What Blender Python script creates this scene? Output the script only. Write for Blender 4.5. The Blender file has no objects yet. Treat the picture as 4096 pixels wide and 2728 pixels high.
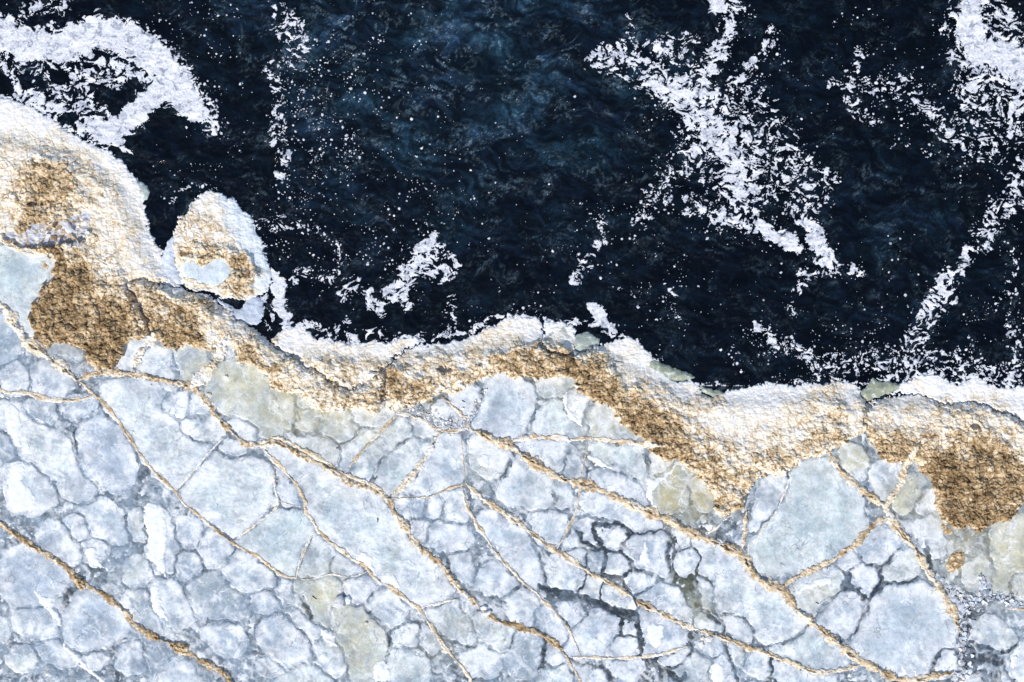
import bpy, math, random
import numpy as np
from mathutils import Vector
random.seed(7)
rng = np.random.RandomState(11)

# ---------------------------------------------------------------- camera, sky, sun
# one photo unit (u) = 1/1024 of the picture's width = 5 cm on the ice
U = 0.05
CAM_H = 100.0
scene = bpy.context.scene
col = scene.collection
cam_d = bpy.data.cameras.new('camera'); cam = bpy.data.objects.new('camera', cam_d); col.objects.link(cam)
cam.location = (0, 0, CAM_H); cam.rotation_euler = (0, 0, 0)
cam_d.sensor_width = 36.0; cam_d.lens = 36.0 * (CAM_H - 0.15) / (1024 * U)
cam_d.clip_end = 2000
scene.camera = cam

SUN_EL, SUN_FROM = math.radians(43), math.radians(238)      # direction the sun stands in, counter-clockwise from +X
sv = Vector((math.cos(SUN_EL) * math.cos(SUN_FROM), math.cos(SUN_EL) * math.sin(SUN_FROM), math.sin(SUN_EL)))
w = bpy.data.worlds.new('World'); scene.world = w; w.use_nodes = True
nt = w.node_tree; bg = nt.nodes['Background']
sky = nt.nodes.new('ShaderNodeTexSky'); sky.sky_type = 'NISHITA'; sky.sun_disc = False
sky.sun_elevation = SUN_EL; sky.sun_rotation = math.pi / 2 - SUN_FROM
nt.links.new(sky.outputs[0], bg.inputs[0]); bg.inputs[1].default_value = 0.15
sl = bpy.data.lights.new('sun', 'SUN'); sl.energy = 3.7; sl.angle = math.radians(0.5); sl.color = (1.0, 0.93, 0.83)
sun = bpy.data.objects.new('sun', sl); col.objects.link(sun)
sun.rotation_euler = (-sv).to_track_quat('-Z', 'Y').to_euler(); sun.location = sv * 60
scene.view_settings.view_transform = 'Standard'; scene.view_settings.look = 'None'
scene.view_settings.gamma = 1; scene.view_settings.use_curve_mapping = False
scene.view_settings.exposure = 0.02
scene.render.engine = 'CYCLES'
try:
    scene.cycles.use_denoising = True
except Exception:
    pass

# ---------------------------------------------------------------- noise
_p = rng.permutation(1024); PERM = np.concatenate([_p, _p]).astype(np.int64)
_a = rng.rand(1024) * 2 * np.pi; GX, GY = np.cos(_a), np.sin(_a)
R1, R2, R3 = rng.rand(1024), rng.rand(1024), rng.rand(1024)
def hsh(ix, iy, s=0):
    return PERM[(PERM[(ix + s * 131) & 1023] + iy + s * 57) & 1023]
def perlin(x, y, s=0):
    x = x + s * 17.31; y = y + s * 9.77
    ix = np.floor(x).astype(np.int64); iy = np.floor(y).astype(np.int64)
    fx = x - ix; fy = y - iy
    u = fx * fx * fx * (fx * (fx * 6 - 15) + 10); v = fy * fy * fy * (fy * (fy * 6 - 15) + 10)
    def g(dx, dy):
        h = hsh(ix + dx, iy + dy, s)
        return GX[h] * (fx - dx) + GY[h] * (fy - dy)
    a = g(0, 0); b = g(1, 0); c = g(0, 1); d = g(1, 1)
    return ((a + (b - a) * u) * (1 - v) + (c + (d - c) * u) * v) * 1.5
def fbm(x, y, o=4, s=0, gain=0.5, lac=2.03):
    t = 0; a = 1; n = 0
    for k in range(o):
        t = t + a * perlin(x, y, s + k * 3); n += a; a *= gain
        x, y = (x * 0.8 - y * 0.6) * lac, (x * 0.6 + y * 0.8) * lac
    return t / n * 1.3
def worley(x, y, s=0):
    x = x + s * 7.3; y = y + s * 3.9
    ix = np.floor(x).astype(np.int64); iy = np.floor(y).astype(np.int64)
    f1 = np.full(x.shape, 9.0); f2 = np.full(x.shape, 9.0); cid = np.zeros(x.shape, dtype=np.int64)
    for dx in (-1, 0, 1):
        for dy in (-1, 0, 1):
            h = hsh(ix + dx, iy + dy, s)
            d = (ix + dx + R1[h] - x) ** 2 + (iy + dy + R2[h] - y) ** 2
            n = d < f1
            f2 = np.where(n, f1, np.minimum(f2, d)); cid = np.where(n, h, cid); f1 = np.where(n, d, f1)
    return np.sqrt(f1), np.sqrt(f2), cid
def ss(a, b, x):
    t = np.clip((x - a) / (b - a), 0, 1); return t * t * (3 - 2 * t)
def mix(a, b, t):
    t = np.asarray(t)[..., None]; return np.asarray(a) * (1 - t) + np.asarray(b) * t

# ---------------------------------------------------------------- outlines
ZO = {'A0': (0, 341), 'A1': (256, 341), 'A2': (512, 341), 'A3': (768, 341), 'B0': (0, 511.5), 'B1': (256, 511.5), 'B2': (512, 511.5),
      'B3': (768, 511.5), 'D': (0, 170.5), 'E': (256, 170.5), 'F': (597.5, 170.5), 'V': (0, 0), 'P': (0, 0)}
ZS = {'E': 6.893, 'F': 5.522, 'V': 2.2995, 'P': 1.0}
def P(txt):
    """survey notes -> outline in u. A letter (and digit) opens a sheet of the survey, pairs of numbers follow."""
    out = []; z = 'P'
    for t in txt.replace(',', ' ').split():
        if t[0].isalpha():
            z = t; pend = None; continue
        if pend is None: pend = float(t)
        else:
            k = ZS.get(z, 9.195); out.append((ZO[z][0] + pend / k, ZO[z][1] + float(t) / k)); pend = None
    return np.array(out)
def chaikin(p, closed=True, n=2):
    for _ in range(n):
        if closed:
            q = np.roll(p, -1, 0)
            p = np.stack([p * .75 + q * .25, p * .25 + q * .75], 1).reshape(-1, p.shape[1])
        else:
            a, b = p[:-1], p[1:]
            m = np.stack([a * .75 + b * .25, a * .25 + b * .75], 1).reshape(-1, p.shape[1])
            p = np.vstack([p[:1], m, p[-1:]])
    return p
def poly_sdf(poly, x, y):
    d = np.full(x.shape, 1e9); ins = np.zeros(x.shape, bool)
    q = np.roll(poly, -1, 0)
    for (ax, ay), (bx, by) in zip(poly, q):
        ex, ey = bx - ax, by - ay; L = ex * ex + ey * ey + 1e-9
        t = np.clip(((x - ax) * ex + (y - ay) * ey) / L, 0, 1)
        d = np.minimum(d, (x - ax - t * ex) ** 2 + (y - ay - t * ey) ** 2)
        if ay != by:
            c = ((ay > y) != (by > y)) & (x < (bx - ax) * (y - ay) / (by - ay) + ax)
            ins ^= c
    return np.where(ins, 1, -1) * np.sqrt(d)

# ---------------------------------------------------------------- mesh helpers
def shade_attr(me, c):
    a = me.color_attributes.new('Col', 'FLOAT_COLOR', 'POINT')
    buf = np.ones((len(me.vertices), 4), dtype=np.float32); buf[:, :3] = c
    a.data.foreach_set('color', buf.ravel())
def raw_mesh(name, verts, quads, colors, mat, smooth=True):
    me = bpy.data.meshes.new(name)
    k = quads.shape[1]
    me.vertices.add(len(verts)); me.vertices.foreach_set('co', np.asarray(verts, np.float32).ravel())
    me.loops.add(quads.size); me.loops.foreach_set('vertex_index', quads.ravel().astype(np.int32))
    me.polygons.add(len(quads)); me.polygons.foreach_set('loop_start', (np.arange(len(quads)) * k).astype(np.int32))
    me.polygons.foreach_set('use_smooth', np.full(len(quads), smooth))
    me.update(calc_edges=True)
    if colors is not None: shade_attr(me, colors)
    me.materials.append(mat)
    return me
def grid_obj(name, x, y, z, keep, colors, mat, parent=None, origin=None):
    """x,y in u (2-D arrays), z in m, keep = cells kept. Returns an object whose origin stands at the middle of its base."""
    ny, nx = x.shape
    idx = np.arange(ny * nx).reshape(ny, nx)
    q = np.stack([idx[1:, :-1], idx[1:, 1:], idx[:-1, 1:], idx[:-1, :-1]], -1)[keep]
    if len(q) == 0: return None
    used = np.zeros(ny * nx, bool); used[q.ravel()] = True
    remap = np.cumsum(used) - 1
    q = remap[q]
    X = (x.ravel()[used] - 512) * U; Y = (341 - y.ravel()[used]) * U; Z = z.ravel()[used]
    if origin is None: origin = (float(X.mean()), float(Y.mean()), 0.0)
    v = np.stack([X - origin[0], Y - origin[1], Z - origin[2]], 1)
    me = raw_mesh(name, v, q, colors.reshape(-1, 3)[used], mat)
    o = bpy.data.objects.new(name, me); col.objects.link(o)
    if parent is not None:
        o.parent = parent
        o.location = (origin[0] - parent.location.x, origin[1] - parent.location.y, origin[2] - parent.location.z)
    else: o.location = origin
    return o
def tag(o, label=None, cat=None, group=None, kind=None):
    if label: o['label'] = label
    if cat: o['category'] = cat
    if group: o['group'] = group
    if kind: o['kind'] = kind
    return o
def lattice(x0, x1, y0, y1, step):
    return np.meshgrid(np.arange(x0, x1 + step * .5, step), np.arange(y0, y1 + step * .5, step))

# ---------------------------------------------------------------- materials
def material(name, rough=0.5, spec=0.5, var=(), bumps=(), frost=None, ior=1.31, lines=None, sub=0.0, flecks=None):
    """var: (scale, amount) brightness mottling; bumps: (scale, detail, metres); frost: (scale, lo, hi, colour, amount)"""
    m = bpy.data.materials.new(name); m.use_nodes = True; t = m.node_tree; N = t.nodes; L = t.links
    b = N['Principled BSDF']; b.inputs['Roughness'].default_value = rough; b.inputs['IOR'].default_value = ior
    b.inputs['Specular IOR Level'].default_value = spec
    g = N.new('ShaderNodeNewGeometry')
    at = N.new('ShaderNodeAttribute'); at.attribute_name = 'Col'; c = at.outputs['Color']
    def noise(scale, detail=4, dist=0.0, rough_=0.55):
        n = N.new('ShaderNodeTexNoise'); n.inputs['Scale'].default_value = scale; n.inputs['Detail'].default_value = detail
        n.inputs['Distortion'].default_value = dist; n.inputs['Roughness'].default_value = rough_
        L.new(g.outputs['Position'], n.inputs['Vector']); return n.outputs['Fac']
    def rampf(f, lo, hi, a=0.0, z=1.0):
        r = N.new('ShaderNodeMapRange'); r.inputs['From Min'].default_value = lo; r.inputs['From Max'].default_value = hi
        r.inputs['To Min'].default_value = a; r.inputs['To Max'].default_value = z; L.new(f, r.inputs['Value']); return r.outputs[0]
    def mixc(f, a, bcol, mode='MIX'):
        x = N.new('ShaderNodeMix'); x.data_type = 'RGBA'; x.blend_type = mode
        if isinstance(f, float): x.inputs[0].default_value = f
        else: L.new(f, x.inputs[0])
        L.new(a, x.inputs[6])
        if isinstance(bcol, tuple): x.inputs[7].default_value = (*bcol, 1)
        else: L.new(bcol, x.inputs[7])
        return x.outputs[2]
    for sc_, am in var:
        f = rampf(noise(sc_, 5), 0.32, 0.68, 1 - am, 1 + am)
        cc = N.new('ShaderNodeCombineColor')
        for k in range(3): L.new(f, cc.inputs[k])
        c = mixc(1.0, c, cc.outputs[0], 'MULTIPLY')
    if frost:
        for sc_, lo, hi, colr, am in frost:
            c = mixc(rampf(noise(sc_, 8, 0.3, 0.7), lo, hi, 0, am), c, colr)
    if lines:
        for sc_, wid, colr, am in lines:
            v = N.new('ShaderNodeTexVoronoi'); v.feature = 'DISTANCE_TO_EDGE'; v.inputs['Scale'].default_value = sc_
            nz = N.new('ShaderNodeTexNoise'); nz.inputs['Scale'].default_value = sc_ * 2.2; nz.inputs['Detail'].default_value = 5
            L.new(g.outputs['Position'], nz.inputs['Vector'])
            ad = N.new('ShaderNodeVectorMath'); ad.operation = 'MULTIPLY_ADD'
            L.new(nz.outputs['Color'], ad.inputs[0]); ad.inputs[1].default_value = (0.9 / sc_,) * 3; L.new(g.outputs['Position'], ad.inputs[2])
            L.new(ad.outputs[0], v.inputs['Vector'])
            ln = rampf(v.outputs['Distance'], wid, 0.0, 0, 1)
            mk = rampf(noise(sc_ * 1.3, 2), 0.45, 0.6, 0, am)
            mm = N.new('ShaderNodeMath'); mm.operation = 'MULTIPLY'; L.new(ln, mm.inputs[0]); L.new(mk, mm.inputs[1])
            c = mixc(mm.outputs[0], c, colr)
    L.new(c, b.inputs['Base Color'])
    if sub:
        b.inputs['Subsurface Weight'].default_value = sub; b.inputs['Subsurface Radius'].default_value = (0.04, 0.06, 0.08)
    prev = None
    for sc_, de, dist_m in bumps:
        bp = N.new('ShaderNodeBump'); bp.inputs['Strength'].default_value = 1.0; bp.inputs['Distance'].default_value = dist_m
        L.new(noise(sc_, de, 0.2, 0.6), bp.inputs['Height'])
        if prev: L.new(prev, bp.inputs['Normal'])
        prev = bp.outputs[0]
    if prev: L.new(prev, b.inputs['Normal'])
    return m
M_ice = material('floe_ice', 0.38, 0.4, var=((0.7, 0.13), (2.4, 0.13), (10, 0.11)),
                 frost=((4.0, 0.62, 0.72, (0.80, 0.84, 0.89), 0.35), (16, 0.64, 0.72, (0.86, 0.89, 0.93), 0.45)),
                 lines=((0.5, 0.020, (0.82, 0.85, 0.89), 0.85), (0.62, 0.016, (0.13, 0.17, 0.22), 0.75), (1.1, 0.03, (0.80, 0.84, 0.88), 0.5)),
                 bumps=((2.2, 6, 0.035), (14, 5, 0.008)))
M_slush = material('refrozen_slush', 0.25, 0.5, var=((2.0, 0.15), (11, 0.08)),
                   frost=((5.0, 0.60, 0.74, (0.66, 0.72, 0.78), 0.35),), bumps=((4, 7, 0.05), (18, 5, 0.012)))
M_spray = material('spray_ice', 0.6, 0.25, var=((3.0, 0.05), (14, 0.09)), bumps=((7, 4, 0.010),))
M_ridge = material('ridge_ice', 0.6, 0.25, var=((6.0, 0.2), (25, 0.2)), bumps=((14, 6, 0.04),))
M_snow = material('snow', 0.65, 0.2, var=((2.0, 0.05), (12, 0.05)), bumps=((5, 6, 0.02),))
M_foam = material('sea_foam', 0.6, 0.3, var=((3.0, 0.12), (14, 0.16)), bumps=((10, 5, 0.02),))
M_chip = material('ice_chip', 0.3, 0.5, var=((6.0, 0.15),), bumps=((12, 4, 0.01),))
M_wood = material('twig_bark', 0.8, 0.1, var=((20.0, 0.2),))
M_water = material('dark_sea', 0.10, 0.5, var=((1.6, 0.12), (12, 0.22)), ior=1.333,
                   bumps=((0.9, 8, 0.05), (5.5, 6, 0.02)))

# ---------------------------------------------------------------- sea
def waves(x, y):
    wx = x + 22 * fbm(x / 110, y / 110, 3, 3); wy = y + 22 * fbm(x / 110, y / 110, 3, 8)
    return 0.06 * fbm(wx / 55, wy / 24, 4, 21) + 0.02 * fbm(x / 9, y / 6, 3, 31)
def sea_obj():
    xs = np.concatenate([-60 - np.cumsum(1.0 * 1.35 ** np.arange(1, 24))[::-1], np.arange(-60, 1085, 1.15), 1085 + np.cumsum(1.0 * 1.35 ** np.arange(1, 24))])
    ys = np.concatenate([-50 - np.cumsum(1.0 * 1.35 ** np.arange(1, 24))[::-1], np.arange(-50, 426, 1.15), [460, 560, 760]])
    x, y = np.meshgrid(xs, ys)
    z = waves(x, y)
    far = np.clip((np.abs(x - 512) - 580) / 300, 0, 1); z = z * (1 - far)
    # sky sheen, ripple crests and pale milky threads painted into the dark water's colour
    wx = x + 30 * fbm(x / 90, y / 90, 4, 41); wy = y + 30 * fbm(x / 90, y / 90, 4, 47)
    r1 = 1 - np.abs(fbm(wx / 46, wy / 20, 5, 51)) * 2.6; r1 = np.clip(r1, 0, 1) ** 5
    r2 = 1 - np.abs(fbm((wx + wy * .4) / 22, wy / 8, 4, 61)) * 2.6; r2 = np.clip(r2, 0, 1) ** 7
    sheen = ss(-0.15, 0.45, fbm(wx / 70, wy / 40, 5, 71))
    zone = 0.13 + 1.15 * np.exp(-(((x - 470) / 170) ** 2 + ((y - 60) / 130) ** 2)) + 0.35 * np.exp(-(((x - 330) / 120) ** 2 + ((y - 20) / 50) ** 2)) \
        + 0.25 * np.exp(-(((x - 900) / 80) ** 2 + ((y - 220) / 90) ** 2))
    vx = x + 14 * fbm(x / 30, y / 30, 4, 73); vy = y + 14 * fbm(x / 30, y / 30, 4, 77)
    rp = np.clip(1 - np.abs(fbm((vx + vy * .3) / 17, (vy - vx * .2) / 6.5, 5, 83, .6)) * 2.4, 0, 1) ** 2.2
    rq = np.clip(1 - np.abs(fbm((vx - vy * .3) / 7, (vy + vx * .15) / 2.8, 4, 87, .6)) * 2.4, 0, 1) ** 2.2
    a = zone * (.10 + .16 * sheen + (.12 + .9 * sheen ** 1.5) * (.50 * rp + .36 * rq))
    a = np.clip(a, 0, 1.3)
    tint = mix((0.018, 0.052, 0.085), (0.018, 0.044, 0.085), ss(-.3, .3, fbm(x / 60, y / 60, 3, 91)))
    c = mix((0.0006, 0.0018, 0.0050), (0, 0, 0), x * 0) + tint * a[..., None] * 1.25
    r3 = np.clip(1 - np.abs(fbm((vx + .4 * vy) / 22, (vy - .2 * vx) / 8, 5, 95, .6)) * 3.0, 0, 1) ** 7
    c = c + ((zone + .12) * ss(-.1, .5, fbm(x / 30, y / 24, 3, 97)) * r3)[..., None] * np.array((0.12, 0.18, 0.22))
    ux = x + 26 * fbm(x / 55, y / 55, 4, 181); uy = y + 26 * fbm(x / 55, y / 55, 4, 187)
    r6 = np.clip(1 - np.abs(fbm((ux + .5 * uy) / 38, (uy - .3 * ux) / 9, 4, 191, .58)) * 3.2, 0, 1) ** 8
    c = c + ((zone * .8 + .28) * ss(.0, .5, fbm(x / 45, y / 35, 3, 193)) * r6)[..., None] * np.array((0.10, 0.15, 0.18))
    dq = ss(-.25, .4, fbm((ux + uy * .5) / 30, (uy - .35 * ux) / 8, 5, 99, .6))
    c = c * (.35 + .9 * dq[..., None])
    keep = np.ones((len(ys) - 1, len(xs) - 1), bool)
    o = grid_obj('sea', x, y, z, keep, c, M_water, origin=(0, 0, 0)); tag(o, 'dark navy open sea with pale swirling threads', kind='structure')
sea_obj()

# ---------------------------------------------------------------- floating foam and slush
STROKES = [  # slick, cover, [(x, y, width)] in u
 (0, .55, [(150, 118, 12), (190, 110, 10), (212, 128, 8)]), (0, .6, [(80, 95, 14), (100, 125, 14), (130, 115, 8)]), (0, .8, [(10, 88, 5), (55, 106, 6), (85, 122, 7), (110, 140, 7), (128, 152, 4)]),
 (5, .5, [(170, 200, 3), (190, 184, 3), (205, 184, 3), (235, 205, 3), (258, 235, 3), (268, 262, 4)]), (5, .42, [(262, 300, 8), (270, 318, 8), (262, 330, 5)]),
 (5, .62, [(286, 328, 5), (310, 326, 3), (330, 338, 4), (360, 345, 4), (390, 342, 4), (412, 338, 5), (440, 334, 4), (470, 332, 3), (500, 318, 3), (520, 314, 3), (545, 320, 2)]),
 (6, .6, [(560, 322, 3), (600, 325, 4), (625, 340, 4), (655, 362, 4), (690, 382, 3), (720, 386, 2), (780, 384, 2)]),
 (4, .6, [(820, 380, 3), (860, 382, 3), (890, 380, 4), (930, 372, 4), (970, 376, 5), (1024, 386, 4), (1080, 388, 4)]),
 (0, .96, [(-40, 20, 20), (0, 32, 18), (25, 45, 17), (65, 44, 17), (100, 33, 17), (130, 37, 16), (155, 57, 18), (175, 80, 19), (188, 100, 16), (198, 112, 10)]),
 (0, .95, [(165, 90, 15), (145, 105, 13), (125, 122, 14), (108, 132, 12), (95, 128, 10)]),
 (0, .62, [(85, 75, 18), (110, 70, 18), (138, 72, 12), (150, 100, 8)]),
 (0, .5, [(5, 52, 14), (40, 62, 14), (70, 90, 24), (45, 105, 14), (80, 115, 14), (60, 118, 8)]),
 (0, .75, [(0, 60, 6), (10, 78, 6), (18, 92, 7), (32, 105, 7), (60, 118, 8), (90, 130, 9), (108, 140, 6)]),
 (0, .5, [(18, 14, 8), (40, 8, 9), (62, 3, 10)]),
 (0, .62, [(185, 88, 10), (203, 105, 12), (215, 110, 8), (208, 125, 9)]),
 (1, .52, [(278, 8, 9), (290, 25, 16), (298, 42, 15), (295, 62, 12)]),
 (1, .48, [(270, 68, 9), (278, 90, 8), (276, 130, 9), (285, 152, 10), (282, 172, 7)]),
 (1, .13, [(300, 90, 34), (320, 130, 36), (315, 165, 30)]),
 (2, .5, [(700, 150, 26), (760, 150, 36), (795, 185, 26)]), (2, .5, [(690, 203, 12), (740, 218, 16), (770, 228, 12)]), (2, .4, [(745, 100, 26), (770, 140, 24)]), (2, .42, [(600, 60, 14), (640, 66, 22), (680, 60, 20)]),
 (2, .62, [(596, 54, 8), (620, 52, 12), (642, 62, 12), (665, 85, 18), (700, 100, 22)]),
 (2, .8, [(655, 85, 12), (690, 105, 14), (720, 135, 18), (733, 165, 18), (742, 190, 14)]),
 (2, .58, [(700, 90, 16), (720, 130, 42), (742, 175, 36), (740, 205, 20)]),
 (2, .75, [(730, -20, 9), (735, 12, 7), (727, 36, 9), (712, 60, 12), (700, 92, 12)]),
 (2, 1.05, [(716, -6, 8), (718, 8, 9)]),
 (2, .6, [(772, 28, 5), (768, 48, 6), (752, 68, 9), (735, 84, 8)]),
 (2, .42, [(630, 20, 6), (635, 60, 12), (665, 40, 10), (690, 40, 8)]),
 (2, .5, [(640, 222, 7), (655, 195, 12), (668, 176, 12), (690, 170, 8)]),
 (2, .48, [(770, 150, 10), (800, 160, 14), (828, 178, 12), (826, 195, 9), (800, 215, 7)]),
 (2, .7, [(700, 208, 6), (720, 215, 6), (742, 222, 8), (758, 228, 9)]),
 (2, 1.05, [(768, 232, 8), (785, 240, 9), (797, 246, 7)]),
 (2, .9, [(806, 222, 7), (815, 232, 9), (822, 250, 9), (828, 262, 9)]),
 (2, .6, [(830, 262, 7), (845, 268, 8), (860, 272, 6)]),
 (2, .5, [(818, 268, 7), (805, 280, 7), (796, 288, 4)]),
 (2, .35, [(796, 300, 5), (790, 312, 5)]),
 (3, .95, [(975, 0, 14), (968, 25, 14), (975, 48, 16), (1000, 55, 18), (1030, 75, 18), (1080, 80, 20)]),
 (3, .62, [(965, 20, 22), (985, 70, 28), (975, 95, 20), (1000, 20, 20), (1010, 100, 16), (1050, 100, 20)]),
 (3, .7, [(1018, 110, 8), (1016, 125, 8), (1010, 135, 5)]),
 (3, .42, [(835, 82, 8), (860, 85, 10), (900, 85, 15), (925, 105, 13), (948, 130, 11), (968, 148, 10), (1000, 160, 8)]), (3, .42, [(958, 130, 16), (1000, 130, 20), (1040, 120, 20)]),
 (3, .42, [(860, 50, 4), (855, 70, 6), (850, 95, 9), (852, 110, 8), (880, 125, 5)]),
 (3, .25, [(880, 150, 5), (905, 143, 5), (925, 150, 4), (940, 165, 3)]),
 (3, .55, [(1030, 165, 10), (1012, 180, 8), (1020, 200, 9), (1000, 205, 9), (990, 222, 8)]),
 (4, .54, [(1020, 190, 9), (1004, 212, 9), (990, 230, 10), (975, 248, 12), (963, 262, 9), (950, 278, 13), (938, 300, 14), (925, 320, 14), (915, 340, 12), (905, 358, 12)]),
 (4, .72, [(945, 278, 9), (940, 295, 12), (928, 312, 10)]),
 (4, .38, [(1016, 250, 5), (1014, 290, 5), (1012, 320, 6), (1016, 345, 7), (1018, 370, 6)]),
 (4, .5, [(760, 325, 5), (775, 340, 7), (800, 352, 9), (820, 365, 10), (840, 362, 12), (870, 360, 12), (900, 362, 14), (940, 362, 14), (960, 370, 12), (1024, 372, 10), (1080, 372, 10)]),
 (4, .14, [(740, 345, 14), (790, 368, 18), (850, 372, 16), (900, 375, 14)]),
 (5, .8, [(434, 236, 6), (428, 246, 8), (424, 258, 10), (412, 270, 11), (404, 282, 10), (392, 295, 9), (404, 305, 7)]),
 (5, .6, [(440, 245, 6), (448, 256, 6), (454, 265, 5)]),
 (5, .55, [(418, 275, 10), (440, 272, 9), (456, 274, 6)]),
 (5, .75, [(367, 292, 5), (372, 302, 7), (380, 308, 7)]),
 (5, .5, [(340, 298, 7), (352, 286, 6), (360, 284, 5)]),
 (5, .4, [(340, 245, 6), (344, 253, 5), (338, 262, 5), (335, 275, 6)]),
 (5, .45, [(283, 288, 5), (300, 272, 7), (320, 280, 8), (338, 278, 7)]),
 (5, .4, [(262, 225, 7), (278, 222, 7), (300, 228, 9), (316, 228, 6)]),
 (5, .95, [(272, 272, 5), (276, 282, 8), (281, 296, 9), (280, 308, 7), (284, 322, 7), (286, 330, 5)]),
 (5, .45, [(318, 330, 4), (336, 330, 6), (348, 320, 4), (352, 334, 5), (346, 340, 3)]),
 (5, .45, [(368, 334, 5), (376, 330, 5), (384, 336, 4), (390, 328, 3)]),
 (5, .4, [(452, 300, 3), (451, 318, 4), (452, 330, 6)]),
 (6, .45, [(602, 222, 7), (605, 236, 6), (592, 252, 7), (582, 268, 9), (572, 282, 7)]),
 (6, .95, [(590, 306, 5), (598, 312, 7), (606, 320, 6), (614, 330, 5)]),
 (6, .28, [(664, 280, 4), (670, 292, 5), (672, 305, 5), (685, 320, 5), (684, 340, 4)]),
 (6, .2, [(612, 290, 4), (640, 294, 4)]),
]
DOTS = [(1, .5, [(310, 60, 26), (320, 120, 44), (330, 160, 36), (300, 190, 28)]), (1, .4, [(408, 0, 7), (396, 25, 9), (372, 55, 16), (345, 85, 26), (372, 110, 18)]),
        (1, .18, [(380, 60, 60), (420, 150, 40), (400, 200, 40)]), (5, .28, [(270, 210, 20), (340, 215, 60), (430, 210, 50), (360, 250, 60)]),
        (5, .35, [(280, 245, 16), (330, 240, 26), (400, 245, 30)]), (2, .28, [(640, 60, 20), (720, 120, 80), (770, 60, 30), (740, 200, 60)]),
        (2, .35, [(745, 20, 20), (745, 45, 18)]), (3, .3, [(860, 30, 22), (880, 90, 40), (930, 110, 30), (960, 60, 40)]), (3, .3, [(970, 120, 50), (1000, 180, 40)]),
        (4, .42, [(760, 350, 30), (840, 360, 36), (920, 350, 40), (1010, 340, 40)]), (4, .3, [(1015, 240, 16), (1010, 300, 20)]),
        (6, .22, [(590, 240, 40), (640, 210, 40), (660, 300, 30)]), (0, .2, [(190, 20, 50), (220, 140, 30), (200, 175, 40)]), (6, .05, [(500, 150, 90), (540, 280, 60)]),
        (4, .1, [(850, 300, 80), (700, 300, 70)]), (5, .3, [(480, 330, 16), (530, 322, 20), (450, 320, 12)])]
HOLES = [(131, 93, 12, 8), (109, 101, 9, 11), (3, 86, 8, 9), (72, 118, 10, 6), (160, 128, 20, 22), (60, 75, 10, 8), (118, 30, 0, 0)]
def stroke_field(strokes, x, y, bx=None, by=None):
    bx = x if bx is None else bx; by = y if by is None else by
    D = np.zeros(x.shape); S = np.full(x.shape, -1, dtype=np.int64)
    x0, y0 = bx[0, 0], by[0, 0]; st = bx[0, 1] - x0; ny, nx = x.shape
    for sid, de, pts in strokes:
        for (ax, ay, aw), (bx, by, bw) in zip(pts[:-1], pts[1:]):
            mg = max(aw, bw) * 1.5 + 12
            i0 = max(0, int((min(ax, bx) - mg - x0) / st)); i1 = min(nx, int((max(ax, bx) + mg - x0) / st) + 2)
            j0 = max(0, int((min(ay, by) - mg - y0) / st)); j1 = min(ny, int((max(ay, by) + mg - y0) / st) + 2)
            if i0 >= i1 or j0 >= j1: continue
            X = x[j0:j1, i0:i1]; Y = y[j0:j1, i0:i1]
            ex, ey = bx - ax, by - ay
            t = np.clip(((X - ax) * ex + (Y - ay) * ey) / (ex * ex + ey * ey), 0, 1)
            d = np.hypot(X - ax - t * ex, Y - ay - t * ey) / (aw + (bw - aw) * t)
            f = de * (1 - ss(0.45, 1.6, d))
            m = f > D[j0:j1, i0:i1]
            D[j0:j1, i0:i1][m] = f[m]; S[j0:j1, i0:i1][m] = sid
    return D, S
SLICKS = ['dense white slush swirl curling in the corner above the cream headland',
          'thin broken column of foam flecks beside the white slush swirl',
          'large lacy patch of white slush in the middle of the right hand sea',
          'thick white slush raft in the upper right corner',
          'long band of foam flecks sweeping down to the white shore ice at right',
          'cluster of pale slush scraps off the round bitten islet',
          'narrow trail of foam flecks reaching down to the white broken ice block']
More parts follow.
